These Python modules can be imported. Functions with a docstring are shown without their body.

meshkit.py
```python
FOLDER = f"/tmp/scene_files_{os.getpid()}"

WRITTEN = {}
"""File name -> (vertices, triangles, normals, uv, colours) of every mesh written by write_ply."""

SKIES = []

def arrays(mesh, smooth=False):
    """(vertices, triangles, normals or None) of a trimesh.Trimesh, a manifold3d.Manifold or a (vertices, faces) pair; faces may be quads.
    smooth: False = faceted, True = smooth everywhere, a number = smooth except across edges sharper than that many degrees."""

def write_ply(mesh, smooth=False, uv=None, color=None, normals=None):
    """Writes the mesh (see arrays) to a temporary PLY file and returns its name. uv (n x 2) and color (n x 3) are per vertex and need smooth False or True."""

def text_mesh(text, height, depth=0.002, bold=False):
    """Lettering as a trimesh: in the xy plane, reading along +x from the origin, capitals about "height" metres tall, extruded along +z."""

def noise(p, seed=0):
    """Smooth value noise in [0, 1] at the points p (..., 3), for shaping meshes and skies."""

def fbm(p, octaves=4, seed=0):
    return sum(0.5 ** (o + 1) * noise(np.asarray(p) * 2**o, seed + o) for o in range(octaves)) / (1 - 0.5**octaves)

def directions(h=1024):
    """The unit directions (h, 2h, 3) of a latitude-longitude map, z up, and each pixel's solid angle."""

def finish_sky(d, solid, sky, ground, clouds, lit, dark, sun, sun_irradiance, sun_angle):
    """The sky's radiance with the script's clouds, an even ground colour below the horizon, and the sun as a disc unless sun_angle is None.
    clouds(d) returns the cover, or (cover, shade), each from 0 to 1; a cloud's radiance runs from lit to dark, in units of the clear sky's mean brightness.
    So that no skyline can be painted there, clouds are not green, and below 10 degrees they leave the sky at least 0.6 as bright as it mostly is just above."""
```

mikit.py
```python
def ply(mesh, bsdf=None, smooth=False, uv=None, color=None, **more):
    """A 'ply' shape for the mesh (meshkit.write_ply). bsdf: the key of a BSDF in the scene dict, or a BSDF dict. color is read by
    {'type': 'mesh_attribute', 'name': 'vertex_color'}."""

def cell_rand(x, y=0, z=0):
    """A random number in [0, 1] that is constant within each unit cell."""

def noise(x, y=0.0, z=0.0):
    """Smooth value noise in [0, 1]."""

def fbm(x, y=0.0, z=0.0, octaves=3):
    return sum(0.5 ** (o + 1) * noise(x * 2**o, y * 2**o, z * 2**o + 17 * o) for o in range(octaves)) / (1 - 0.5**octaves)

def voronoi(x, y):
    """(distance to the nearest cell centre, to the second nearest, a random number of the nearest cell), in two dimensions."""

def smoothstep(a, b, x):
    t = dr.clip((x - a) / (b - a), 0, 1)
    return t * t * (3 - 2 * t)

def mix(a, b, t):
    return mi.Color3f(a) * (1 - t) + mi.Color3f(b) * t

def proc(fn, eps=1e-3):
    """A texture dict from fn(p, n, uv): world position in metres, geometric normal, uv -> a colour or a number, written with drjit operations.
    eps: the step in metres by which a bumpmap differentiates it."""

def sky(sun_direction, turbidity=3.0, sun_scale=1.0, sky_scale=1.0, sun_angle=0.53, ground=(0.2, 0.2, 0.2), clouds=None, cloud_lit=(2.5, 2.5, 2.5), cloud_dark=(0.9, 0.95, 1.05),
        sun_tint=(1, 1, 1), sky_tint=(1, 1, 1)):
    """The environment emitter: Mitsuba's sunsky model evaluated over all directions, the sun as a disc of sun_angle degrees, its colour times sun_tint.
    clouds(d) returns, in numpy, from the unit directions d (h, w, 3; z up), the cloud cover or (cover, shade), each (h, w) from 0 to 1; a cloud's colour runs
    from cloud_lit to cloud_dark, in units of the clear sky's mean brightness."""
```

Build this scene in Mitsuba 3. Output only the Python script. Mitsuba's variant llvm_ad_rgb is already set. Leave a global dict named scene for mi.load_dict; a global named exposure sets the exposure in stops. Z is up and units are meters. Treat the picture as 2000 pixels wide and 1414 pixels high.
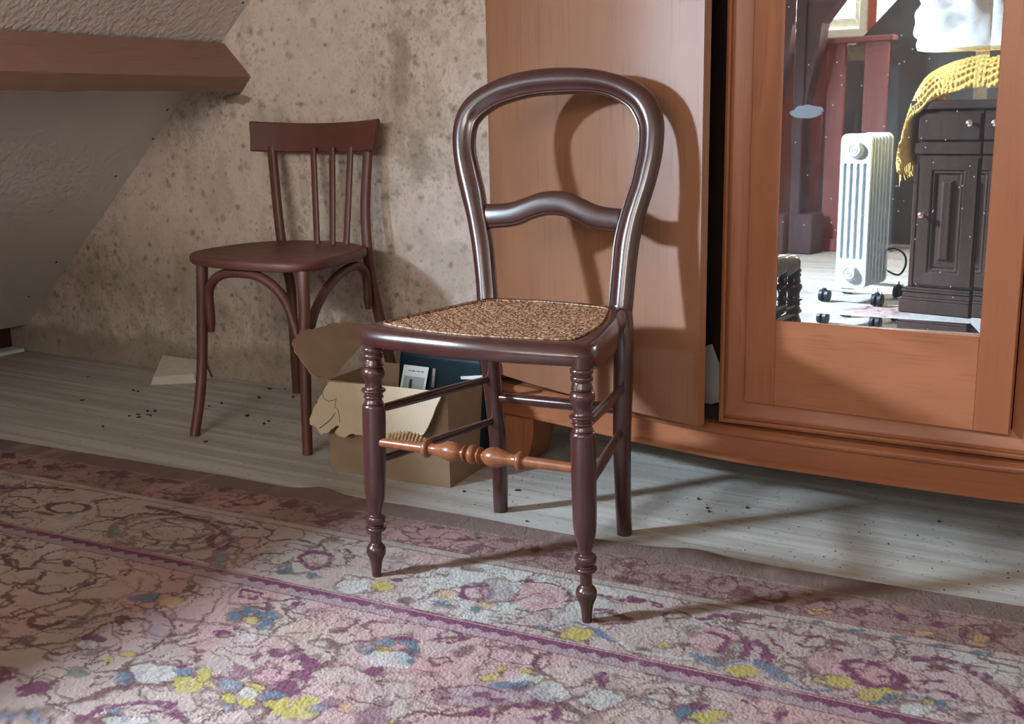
import math, random
import numpy as np
import trimesh
import manifold3d
from shapely.geometry import Polygon, LineString
import drjit as dr
import mitsuba as mi
import mikit
import meshkit
from mikit import noise, fbm, voronoi, cell_rand, smoothstep, mix

scene, labels = {}, {}

# ---------------------------------------------------------------- camera
EYE = 0.80
FOCAL = 2172.0
YAW, PITCH, ROLL = -0.53894263, 0.21864452, -0.02013197


def camera_axes():
    cy, sy = math.cos(YAW), math.sin(YAW)
    fwd = np.array([sy * math.cos(PITCH), cy * math.cos(PITCH), -math.sin(PITCH)])
    right = np.array([cy, -sy, 0.0])
    up = np.cross(right, fwd)
    c, s = math.cos(ROLL), math.sin(ROLL)
    return c * right + s * up, -s * right + c * up, fwd


_r, _u, _f = camera_axes()
_m = np.eye(4)
_m[:3, 0], _m[:3, 1], _m[:3, 2], _m[:3, 3] = -_r, _u, _f, [0, 0, EYE]
scene['camera'] = {'type': 'perspective', 'fov': 2 * math.degrees(math.atan(1000 / FOCAL)), 'fov_axis': 'x',
                   'near_clip': 0.02, 'far_clip': 60.0, 'to_world': mi.ScalarTransform4f(_m.tolist())}

# ---------------------------------------------------------------- light: three real windows (panes lit by the sky), exposure
exposure = 0.0
ROOF_WINDOW_LIGHT = [1060.0, 1370.0, 1680.0]   # roof window in the left slope, cool daylight
BACK_WINDOW_LIGHT = [20.5, 19.8, 18.8]          # casements in the wall behind the camera
ROOF_WINDOW = dict(y0=-0.06, y1=0.18, z0=1.12, z1=1.24, depth=0.05)


# ---------------------------------------------------------------- helpers
def lin(*c):
    return [((x / 255 + 0.055) / 1.055) ** 2.4 if x > 10.3 else x / 255 / 12.92 for x in c]


def tri(mesh):
    if isinstance(mesh, manifold3d.Manifold):
        m = mesh.to_mesh()
        return trimesh.Trimesh(m.vert_properties[:, :3], m.tri_verts, process=False)
    return mesh


def cat(*ms):
    return trimesh.util.concatenate([tri(m) for m in ms])


def hull(pts):
    return tri(manifold3d.Manifold.hull_points(np.asarray(pts, float)))


def rbox(x, y, z, r=0.002):
    """A box with chamfered edges."""
    pts = []
    for ix in (0, 1):
        for iy in (0, 1):
            for iz in (0, 1):
                c = np.array([x[ix], y[iy], z[iz]], float)
                s = np.array([1 if ix == 0 else -1, 1 if iy == 0 else -1, 1 if iz == 0 else -1]) * r
                for k in range(3):
                    q = c + s
                    q[k] = c[k]
                    pts.append(q)
    return hull(pts)


def turn(mesh, deg, about=(0, 0, 0), axis=(0, 0, 1)):
    m = mesh.copy()
    m.apply_transform(trimesh.transformations.rotation_matrix(math.radians(deg), axis, about))
    return m


def spline(pts, n):
    """Catmull-Rom through the points, n samples evenly by length."""
    p = np.asarray(pts, float)
    q = np.vstack([2 * p[0] - p[1], p, 2 * p[-1] - p[-2]])
    out = []
    for i in range(len(p) - 1):
        a, b, c, d = q[i], q[i + 1], q[i + 2], q[i + 3]
        for t in np.linspace(0, 1, 24, endpoint=False):
            out.append(0.5 * (2 * b + (c - a) * t + (2 * a - 5 * b + 4 * c - d) * t * t + (3 * b - a - 3 * c + d) * t ** 3))
    out.append(p[-1])
    out = np.array(out)
    s = np.r_[0, np.cumsum(np.linalg.norm(np.diff(out, axis=0), axis=1))]
    t = np.linspace(0, s[-1], n)
    return np.stack([np.interp(t, s, out[:, k]) for k in range(out.shape[1])], 1)


def loft(rings, closed=False, caps=True):
    """Rings (n, m, 3) joined into a surface."""
    r = np.asarray(rings, float)
    n, m = r.shape[:2]
    f = []
    for i in range(n if closed else n - 1):
        a, b = i * m, ((i + 1) % n) * m
        j = np.arange(m)
        k = (j + 1) % m
        f += np.stack([a + j, a + k, b + k], 1).tolist() + np.stack([a + j, b + k, b + j], 1).tolist()
    v = r.reshape(-1, 3)
    if caps and not closed:
        v = np.vstack([v, r[0].mean(0), r[-1].mean(0)])
        j = np.arange(m)
        k = (j + 1) % m
        f += np.stack([np.full(m, n * m), k, j], 1).tolist()
        f += np.stack([np.full(m, n * m + 1), (n - 1) * m + j, (n - 1) * m + k], 1).tolist()
    mesh = trimesh.Trimesh(v, f, process=False)
    if mesh.volume < 0:
        mesh.invert()
    return mesh


def frames(path, up=None):
    p = np.asarray(path, float)
    t = np.gradient(p, axis=0)
    t /= np.linalg.norm(t, axis=1, keepdims=True)
    a = np.array(up if up is not None else ([0, 0, 1] if abs(t[0, 2]) < 0.9 else [1, 0, 0]), float)
    A, B = [], []
    for q in t:
        u = a - (a @ q) * q
        u /= np.linalg.norm(u)
        if up is None:
            a = u
        A.append(u)
        B.append(np.cross(q, u))
    return p, t, np.array(A), np.array(B)


def tube(path, radius, n=16, up=None, flat=1.0):
    """A round (or flattened: flat scales the second axis) tube along the path; radius may vary."""
    p, t, a, b = frames(path, up)
    r = np.broadcast_to(np.asarray(radius, float), len(p))
    w = np.linspace(0, 2 * math.pi, n, endpoint=False)
    rings = [p[i] + r[i] * (np.cos(w)[:, None] * a[i] + flat * np.sin(w)[:, None] * b[i]) for i in range(len(p))]
    return loft(rings)


def sweep(path, section, up=(0, 0, 1), closed=False):
    """Section points (m, 2) in (side, up) coordinates carried along the path; side is to the right of the way."""
    p = np.asarray(path, float)
    if closed:
        t = np.roll(p, -1, 0) - np.roll(p, 1, 0)
    else:
        t = np.gradient(p, axis=0)
    t /= np.linalg.norm(t, axis=1, keepdims=True)
    u = np.array(up, float)
    side = np.cross(t, u)
    side /= np.linalg.norm(side, axis=1, keepdims=True)
    sec = np.asarray(section, float)
    rings = [p[i] + sec[:, :1] * side[i] + sec[:, 1:] * u for i in range(len(p))]
    return loft(rings, closed=closed)


def lathe(profile, p0, p1, n=36):
    """profile: (t, r) rows, t from 0 to 1 along p0 - p1."""
    p0, p1 = np.asarray(p0, float), np.asarray(p1, float)
    ax = p1 - p0
    q = ax / np.linalg.norm(ax)
    a = np.array([1.0, 0, 0]) if abs(q[0]) < 0.9 else np.array([0, 1.0, 0])
    a -= (a @ q) * q
    a /= np.linalg.norm(a)
    b = np.cross(q, a)
    w = np.linspace(0, 2 * math.pi, n, endpoint=False)
    rings = [p0 + ax * t + r * (np.cos(w)[:, None] * a + np.sin(w)[:, None] * b) for t, r in profile]
    return loft(rings)


def smooth_profile(rows, k=4):
    """A finer profile through the rows (pchip, so beads do not overshoot)."""
    from scipy.interpolate import PchipInterpolator
    rows = np.asarray(rows, float)
    t = np.concatenate([np.linspace(rows[i, 0], rows[i + 1, 0], k, endpoint=False) for i in range(len(rows) - 1)] + [rows[-1:, 0]])
    return np.stack([t, PchipInterpolator(rows[:, 0], rows[:, 1])(t)], 1)


def bead_profile(segments):
    """Turned work from segments (kind, z0, z1, r0, r1): cyl, bead (half round out from r0 to r1), cove, cone."""
    out = []
    for kind, z0, z1, r0, r1 in segments:
        n = {'bead': 9, 'cove': 7, 'cone': 2, 'cyl': 2, 'vase': 10}[kind]
        for i in range(n):
            s = i / (n - 1)
            if kind == 'bead':
                r = r0 + (r1 - r0) * math.sqrt(max(0.0, 1 - (2 * s - 1) ** 2))
            elif kind == 'cove':
                r = r0 + (r1 - r0) * math.sin(math.pi * s)
            elif kind == 'vase':
                r = r0 + (r1 - r0) * (s * s * (3 - 2 * s))
            else:
                r = r0 + (r1 - r0) * s
            out.append((z0 + (z1 - z0) * s, r))
    return out


def sheet(points, faces):
    return trimesh.Trimesh(np.asarray(points, float), np.asarray(faces), process=False)


def extrude_yz(poly, x0, x1):
    """Polygon (y, z) extruded along x."""
    m = trimesh.creation.extrude_polygon(Polygon(poly), x1 - x0, engine='earcut')
    v = m.vertices
    return trimesh.Trimesh(np.stack([v[:, 2] + x0, v[:, 0], v[:, 1]], 1), m.faces, process=False)


def extrude_xz(poly, y0, y1):
    m = trimesh.creation.extrude_polygon(poly if isinstance(poly, Polygon) else Polygon(poly), y1 - y0, engine='earcut')
    v = m.vertices
    r = trimesh.Trimesh(np.stack([v[:, 0], v[:, 2] + y0, v[:, 1]], 1), m.faces, process=False)
    r.invert()
    return r


def extrude_xy(poly, z0, z1):
    m = trimesh.creation.extrude_polygon(poly if isinstance(poly, Polygon) else Polygon(poly), z1 - z0, engine='earcut')
    m.apply_translation([0, 0, z0])
    return m


def numbered(name):
    if name not in scene and name not in labels:
        return name
    i = 1
    while f'{name}_{i:03d}' in scene or f'{name}_{i:03d}' in labels:
        i += 1
    return f'{name}_{i:03d}'


def add(name, mesh, bsdf, parent=None, smooth=35, label=None, category=None, group=None, kind=None, **more):
    key = numbered(f'{parent}__{name}' if parent else name)
    scene[key] = mikit.ply(tri(mesh), bsdf, smooth=smooth, **more)
    tag(key, label, category, group, kind)
    return key


def tag(key, label=None, category=None, group=None, kind=None):
    d = {k: v for k, v in (('label', label), ('category', category), ('group', group), ('kind', kind)) if v}
    if d:
        labels[key] = d


def thing(name, label, category, group=None):
    key = numbered(name)
    tag(key, label, category, group)
    return key


# ---------------------------------------------------------------- materials
def principled(color, rough=0.5, **more):
    d = {'type': 'principled', 'base_color': color if isinstance(color, dict) else {'type': 'rgb', 'value': list(color)}, 'roughness': rough}
    d.update(more)
    return {'type': 'twosided', 'bsdf': d}


def bumped(inner, fn, scale, eps=1e-3):
    return {'type': 'twosided', 'bsdf': {'type': 'bumpmap', 'arbitrary': mikit.proc(fn, eps), 'scale': scale, 'bsdf': inner['bsdf']}}


def wood(axis, c0, c1, c2, along=1.3, across=26.0, rough=0.35, **more):
    """Grain running along axis: broad figure, fine pores."""
    c0, c1, c2 = lin(*c0), lin(*c1), lin(*c2)

    def fn(p, n, uv):
        q = [p.x, p.y, p.z]
        l = q[axis] * along
        a, b = [q[i] for i in range(3) if i != axis]
        w = (fbm(a * 5 + 3, b * 5, l * 1.4) - 0.5) * 0.35
        broad = noise((a + b * 0.8) * across * 0.3 + w * 6, l * 0.9, 1.7)
        fig = noise((a + b * 0.8) * across + w * 14, l * 1.6, 4.1)
        pore = noise(a * 330 + w * 30, b * 330, l * 9)
        c = mix(c0, c1, smoothstep(0.15, 0.85, 0.55 * broad + 0.45 * fig))
        return mix(c, c2, 0.30 * smoothstep(0.6, 0.95, pore) + 0.30 * smoothstep(0.62, 0.9, fig))

    return principled(mikit.proc(fn), rough, **more)


def plain_wood(c0, c1, rough=0.3, freq=40.0, **more):
    c0, c1 = lin(*c0), lin(*c1)
    return principled(mikit.proc(lambda p, n, uv: mix(c0, c1, fbm(p.x * freq, p.y * freq, p.z * freq * 0.3))), rough, **more)


M = {}
M['mahogany'] = plain_wood((46, 23, 21), (64, 34, 30), 0.21, specular=0.8)
M['stretcher'] = plain_wood((100, 56, 34), (132, 77, 46), 0.28, 90.0, specular=0.5)
M['cane'] = principled(mikit.proc(lambda p, n, uv: mix(lin(90, 62, 47), lin(176, 135, 103), smoothstep(0.25, 0.75, noise(p.x * 420, p.y * 420, 5.0)))), 0.40)
M['bentwood'] = plain_wood((74, 40, 33), (94, 53, 43), 0.5, 30.0)
M['panel'] = wood(2, (106, 64, 40), (140, 92, 60), (94, 54, 33), 0.8, 11.0, 0.48, specular=1.0)
M['front_v'] = wood(2, (130, 77, 50), (155, 97, 66), (110, 60, 38), 1.2, 22.0, 0.36, specular=0.3)
M['front_h'] = wood(0, (130, 77, 50), (155, 97, 66), (110, 60, 38), 1.2, 22.0, 0.36, specular=0.3)
M['carcass'] = principled(lin(60, 38, 28), 0.6)
M['pale_card'] = principled(lin(190, 186, 178), 0.8)
M['beam'] = wood(1, (126, 94, 82), (142, 108, 95), (104, 74, 64), 1.0, 30.0, 0.6)
M['card'] = principled(mikit.proc(lambda p, n, uv: mix(lin(122, 100, 78), lin(140, 116, 92), fbm(p.x * 30, p.y * 30, p.z * 30))), 0.75)
M['card_light'] = principled(mikit.proc(lambda p, n, uv: mix(lin(168, 150, 126), lin(186, 168, 142),
                             0.6 * fbm(p.x * 25, p.y * 25, p.z * 25) + 0.4 * (0.5 + 0.5 * dr.sin((p.x + 0.28 * p.z) * 900)))), 0.75)
M['card_torn'] = principled(mikit.proc(lambda p, n, uv: mix(lin(150, 112, 74), lin(190, 158, 120), noise(p.x * 300, p.y * 300, p.z * 300))), 0.9)
M['ink'] = principled(lin(70, 62, 50), 0.8)
M['case'] = principled(lin(13, 27, 34), 0.42, specular=0.12)
M['paper'] = principled(lin(205, 212, 210), 0.6)
M['photo_grey'] = principled(lin(150, 160, 162), 0.5)
M['photo_dark'] = principled(lin(44, 50, 54), 0.5)
M['chrome'] = {'type': 'twosided', 'bsdf': {'type': 'roughconductor', 'material': 'Al', 'alpha': 0.12}}
M['heater'] = principled(lin(194, 204, 207), 0.35)
M['black_rubber'] = principled(lin(26, 28, 32), 0.45)
M['dark_oak'] = wood(2, (54, 39, 34), (70, 51, 44), (38, 26, 23), 1.4, 40.0, 0.32)
M['ebony'] = principled(lin(34, 30, 32), 0.22)
M['copper'] = {'type': 'twosided', 'bsdf': {'type': 'roughconductor', 'material': 'Cu', 'alpha': 0.2}}
M['wool'] = principled(mikit.proc(lambda p, n, uv: mix(lin(200, 165, 80), lin(240, 208, 124), noise(p.x * 160, p.y * 160, p.z * 160))), 0.95)
M['linen'] = principled(lin(236, 236, 234), 0.9)
M['red_paint'] = wood(2, (128, 66, 58), (148, 80, 70), (104, 50, 46), 1.0, 30.0, 0.5)
M['white_paint'] = principled(lin(222, 230, 218), 0.5)
M['brown_paint'] = principled(lin(160, 92, 66), 0.5)
M['grey_board'] = principled(lin(92, 92, 94), 0.8)
M['backlit_timber'] = wood(2, (66, 40, 40), (80, 50, 48), (52, 32, 32), 1.0, 30.0, 0.55)  # brown timber with the backlit shade put into its colour
M['plaster_block'] = principled(mikit.proc(lambda p, n, uv: mix(lin(186, 176, 164), lin(206, 198, 188), fbm(p.x * 60, p.y * 60, p.z * 60))), 0.9)
M['crumb'] = principled(lin(42, 36, 32), 0.9)
M['nail'] = principled(lin(70, 60, 52), 0.7)


def wall_color(p, n, uv):
    x, z = p.x + p.y * 0.0, p.z
    a = fbm(x * 3.1, z * 3.1, 2.0)
    base = mix(lin(190, 172, 160), lin(204, 188, 176), a)
    stain = fbm(x * 7 + 5, z * 5 + 3, 8.0, 4)
    base = mix(base, lin(160, 144, 128), 0.5 * smoothstep(0.5, 0.72, stain))
    # mould: blotches of several sizes, thicker in patches
    thick = smoothstep(0.38, 0.62, fbm(x * 1.9 + 9, z * 2.1 + 4, 1.0))
    seep = dr.exp(-dr.square((x + 1.825) / 0.045) - dr.square((z - 0.90) / 0.16)) + dr.exp(-dr.square((x + 1.765) / 0.06) - dr.square((z - 0.69) / 0.07)) + 0.8 * dr.exp(-dr.square((x + 2.0) / 0.12) - dr.square((z - 0.27) / 0.09))
    thick = dr.minimum(1, thick + seep + 0.7 * dr.exp(-dr.square((z - 0.16) / 0.14)))
    base = mix(base, lin(128, 114, 98), 0.6 * smoothstep(0.55, 1.0, seep * 0.75 + 0.8 * (fbm(x * 26, z * 22, 12.0, 4) - 0.1)))
    chip = dr.exp(-dr.square((x + 2.425) / 0.055) - dr.square((z - 0.862) / 0.022))
    base = mix(base, lin(112, 94, 76), 0.85 * smoothstep(0.62, 0.74, chip * 0.7 + 0.62 * fbm(x * 42, z * 42, 15.0, 3)))
    cloud = smoothstep(0.46, 0.66, fbm(x * 34 + 2, z * 26, 3.0, 4))
    base = mix(base, lin(140, 126, 110), 0.32 * cloud * (0.35 + 0.65 * thick))
    wob = fbm(x * 70, z * 70, 3.0) - 0.5
    for s, r, k, seed, cut in ((13.0, 0.34, 0.62, 3.3, 0.66), (22.0, 0.34, 0.65, 11.7, 0.64), (44.0, 0.34, 0.45, 23.1, 0.70), (100.0, 0.32, 0.30, 31.9, 0.72)):
        d, _, which = voronoi(x * s + seed, z * s + seed * 2)
        spot = smoothstep(r, 0.02, d + wob * 0.42 + 0.10) * smoothstep(cut - 0.30 * thick, cut + 0.12 - 0.30 * thick, which)
        base = mix(base, lin(96, 82, 66), k * spot)
    fine = noise(x * 190, z * 150, 5.0)
    base = mix(base, lin(126, 112, 98), 0.3 * smoothstep(0.58, 0.8, fine) * (0.4 + 0.6 * thick))
    # damp tide mark over the floor, ragged
    tide = z - 0.055 - 0.05 * fbm(x * 9, 0.0, 6.0) - 0.02 * fbm(x * 40, z * 40, 7.0)
    return mix(base, lin(128, 112, 96), 0.6 * smoothstep(0.03, -0.01, tide))


M['wall'] = bumped(principled(mikit.proc(wall_color), 0.9), lambda p, n, uv: fbm(p.x * 45, p.z * 45, p.y * 45) + 0.3 * noise(p.x * 200, p.z * 200, p.y), 0.004)
M['plain_wall'] = principled(lin(186, 176, 162), 0.9)
M['slope'] = bumped(principled(mikit.proc(lambda p, n, uv: mix(lin(186, 178, 172), lin(200, 193, 187), fbm(p.y * 4, p.z * 5, 1.0))), 0.75),
                    lambda p, n, uv: noise(p.y * 110 + p.z * 25, p.z * 130, 2.0) + 0.5 * noise(p.y * 260, p.z * 260, 4.0), 0.0030)


def floor_color(p, n, uv):
    s = fbm(p.x * 1.6, p.y * 46, 1.0, 4)
    t = noise(p.x * 5, p.y * 210, 3.0)
    c = mix(lin(156, 151, 143), lin(174, 170, 163), smoothstep(0.3, 0.7, s))
    c = mix(c, lin(136, 130, 121), 0.4 * smoothstep(0.66, 0.9, t))
    sp = noise(p.x * 130, p.y * 170, 9.0)
    return mix(c, lin(110, 104, 98), 0.55 * smoothstep(0.86, 0.93, sp))


M['floor'] = bumped(principled(mikit.proc(floor_color), 0.55), lambda p, n, uv: fbm(p.x * 4, p.y * 120, 1.0), 0.0012)
M['rug'] = bumped(principled({'type': 'mesh_attribute', 'name': 'vertex_color'}, 0.95, sheen=0.2),
                  lambda p, n, uv: noise(p.x * 330, p.y * 330, 1.0) + 1.6 * fbm(p.x * 60, p.y * 34, 2.0, 4), 0.0013)
M['rug_side'] = principled(lin(92, 72, 64), 0.95)


def mirror_dirt(p, n, uv):
    x, z = p.x, p.z
    d, _, w = voronoi(x * 46, z * 46 + 3)
    dots = smoothstep(0.07, 0.03, d) * smoothstep(0.80, 0.82, w) * smoothstep(0.45, 0.6, z + 0.25 * fbm(x * 9, z * 9, 1.0))
    smear = smoothstep(1.0, 0.75, dr.square((x + 0.599) / 0.032) + dr.square((z - 0.795) / 0.0125) + 0.9 * (fbm(x * 90, z * 90, 4.0) - 0.5)) * 0.38
    haze = 0.018 + 0.03 * smoothstep(0.5, 0.8, fbm(x * 14, z * 8, 7.0))
    return dr.minimum(1.0, dots * 0.8 + smear + haze)


M['mirror'] = {'type': 'twosided', 'bsdf': {'type': 'blendbsdf', 'weight': mikit.proc(mirror_dirt),
               'a': {'type': 'conductor', 'specular_reflectance': {'type': 'rgb', 'value': [0.84, 0.86, 0.87]}},
               'b': {'type': 'diffuse', 'reflectance': {'type': 'rgb', 'value': lin(170, 194, 206)}}}}
for k, v in M.items():
    scene['mat_' + k] = v
B = {k: 'mat_' + k for k in M}

# ---------------------------------------------------------------- the room
XL, XR, YF, YB, ZC = -3.63, 2.2, -2.9, 2.49, 2.3
SL = 0.88                                             # rise of the roof slope
RAKE_END = -1.2                                       # the slope stops here; beyond it a taller nook with windows


def sx(z):
    return -3.627 + z / SL


SN = np.array([SL, 0, -1.0]) / math.hypot(SL, 1)      # slope normal, into the room

add('floor', rbox((XL - .1, XR + .1), (YF - .1, YB + .1), (-0.06, 0.0), .001), B['floor'], label='pale grey painted floor with streaky grain and dark specks', kind='structure')
add('wall_back', rbox((XL - .1, XR + .1), (YB, YB + .1), (0, ZC + .1), .001), B['wall'], label='plaster wall spotted with brown mould and a ragged damp line above the floor', kind='structure')
add('wall_right', rbox((XR, XR + .1), (YF, YB), (0, ZC), .001), B['plain_wall'], label='plain plaster wall outside the picture on the right', kind='structure')


def quad(a, b, c, d):
    return sheet([a, b, c, d], [[0, 1, 2], [0, 2, 3]])


def facing(mesh, n):
    if mesh.face_normals.sum(0) @ np.asarray(n) < 0:
        mesh.invert()
    return mesh


rw = ROOF_WINDOW


def on_slope(y, z, out=0.0):
    return np.array([sx(z), y, z]) - SN * out


ys, zs = [RAKE_END, rw['y0'], rw['y1'], YB], [0.10, rw['z0'], rw['z1'], ZC]
quads = []
for i in range(3):
    for j in range(3):
        if (i, j) == (1, 1):
            continue
        quads.append(quad(on_slope(ys[i], zs[j]), on_slope(ys[i + 1], zs[j]), on_slope(ys[i + 1], zs[j + 1]), on_slope(ys[i], zs[j + 1])))
back = [trimesh.Trimesh(q.vertices - SN * 0.02, q.faces, process=False) for q in quads]
add('wall_left', cat(*quads, *back), B['slope'], smooth=False, label='sloping attic ceiling panel of textured grey board', kind='structure')
for i, q in enumerate([(-2.346, 2.467, 1.128), (-2.677, 2.458, .836), (-2.776, 2.480, .749), (-2.906, 2.432, .635), (-3.235, 2.427, .345), (-3.375, 2.407, .222)]):
    c = np.array(q)
    add('nail', lathe([(0, .0015), (.2, .0042), (.8, .0042), (1, .002)], c - SN * .001, c + SN * .0018, 10), B['nail'], 'wall_left')
add('baseboard_left', rbox((XL, XL + .012), (RAKE_END, YB), (0, .13), .001), B['carcass'], label='dark recess board behind the foot of the slope', kind='structure')
# added light blockers, a slab and an upright board out of view on the left: they keep the window's light off the floor at the foot of the slope
add('wall_ledge', extrude_xz([(-2.82, .705), (-1.90, .705), (-1.90, .74), (-2.78, .74)], -.30, 1.20), B['plain_wall'], smooth=False, label='added slab that blocks light from the roof window, left of the picture', kind='structure')
add('wall_window_cheek', extrude_xz([(-2.78, .74), (-2.27, .74), (-2.27, 1.185)], .42, .45), B['plain_wall'], smooth=False, label='added upright board that blocks light from the roof window, left of the picture', kind='structure')
# cheek and taller nook behind the camera
add('wall_cheek', extrude_xz([(XL, 0), (sx(ZC), ZC), (XL, ZC)], RAKE_END - .04, RAKE_END), B['plain_wall'], smooth=False, label='triangular plaster cheek wall behind the camera', kind='structure')
add('wall_nook', rbox((XL - .1, XL), (YF, RAKE_END), (0, ZC), .001), B['plain_wall'], label='plain plaster wall of the window nook', kind='structure')
add('ceiling', cat(rbox((sx(ZC) - .02, XR), (RAKE_END, YB), (ZC, ZC + .05), .001), rbox((XL, XR), (YF, RAKE_END), (ZC, ZC + .05), .001)), B['plain_wall'], label='flat plaster ceiling above the picture', kind='structure')
WX0, WX1, WZ0, WZ1 = -2.10, 1.20, 1.215, 2.20
add('wall_front', cat(rbox((XL, WX0), (YF - .1, YF), (0, ZC), .001), rbox((WX1, XR), (YF - .1, YF), (0, ZC), .001), rbox((WX0, WX1), (YF - .1, YF), (0, WZ0), .001), rbox((WX0, WX1), (YF - .1, YF), (WZ1, ZC), .001)),
    B['plain_wall'], label='plaster wall with the casement windows, seen in the mirror', kind='structure')


def pane(key_parent, a, b, c, d, n, radiance, label=None):
    m = facing(quad(a, b, c, d), n)
    add('pane', m, principled([0.02, 0.02, 0.02], 0.3), key_parent, smooth=False, label=label, emitter={'type': 'area', 'radiance': {'type': 'rgb', 'value': radiance}})


# roof window in the slope: reveal, frame and a pane lit by the sky
w1 = thing('window_1', 'roof window in the slope to the left of the picture', None)
labels[w1]['kind'] = 'structure'
cs = [(rw['y0'], rw['z0']), (rw['y1'], rw['z0']), (rw['y1'], rw['z1']), (rw['y0'], rw['z1'])]
rev = []
for k in range(4):
    (ya, za), (yb, zb) = cs[k], cs[(k + 1) % 4]
    rev.append(quad(on_slope(ya, za), on_slope(yb, zb), on_slope(yb, zb, rw['depth'] + .02), on_slope(ya, za, rw['depth'] + .02)))
add('reveal', cat(*rev), B['white_paint'], w1, smooth=False)
pane(w1, *[on_slope(y, z, rw['depth']) for y, z in cs], SN, ROOF_WINDOW_LIGHT)

# casement with mint white frame, brown jamb post and a second bright light beside it
w2 = thing('window_2', 'white framed casement window reflected at the top of the mirror', None)
labels[w2]['kind'] = 'structure'
ax, bx = WX0, -1.414
add('frame', cat(rbox((ax, ax + .05), (YF - .09, YF + .01), (WZ0, WZ1)), rbox((bx - .05, bx), (YF - .09, YF + .02), (WZ0, WZ1)), rbox((ax, bx), (YF - .09, YF + .02), (WZ0, WZ0 + .045)), rbox((ax, bx), (YF - .09, YF + .01), (WZ1 - .05, WZ1))), B['white_paint'], w2)
add('sash', cat(rbox((ax + .05, bx - .05), (YF - .07, YF - .03), (WZ0 + .06, WZ0 + .11)), rbox((bx - .085, bx - .055), (YF - .07, YF - .03), (WZ0 + .11, WZ1 - .05)), rbox((ax + .05, ax + .08), (YF - .07, YF - .03), (WZ0 + .11, WZ1 - .05))), B['white_paint'], w2)
add('hinge', lathe([(0, .004), (.1, .006), (.9, .006), (1, .004)], (bx - .02, YF + .021, WZ0 + .14), (bx - .02, YF + .021, WZ0 + .16), 12), B['chrome'], w2)
pane(w2, (ax + .05, YF - .06, WZ0 + .045), (bx - .05, YF - .06, WZ0 + .045), (bx - .05, YF - .06, WZ1 - .05), (ax + .05, YF - .06, WZ1 - .05), (0, 1, 0), BACK_WINDOW_LIGHT)
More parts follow.
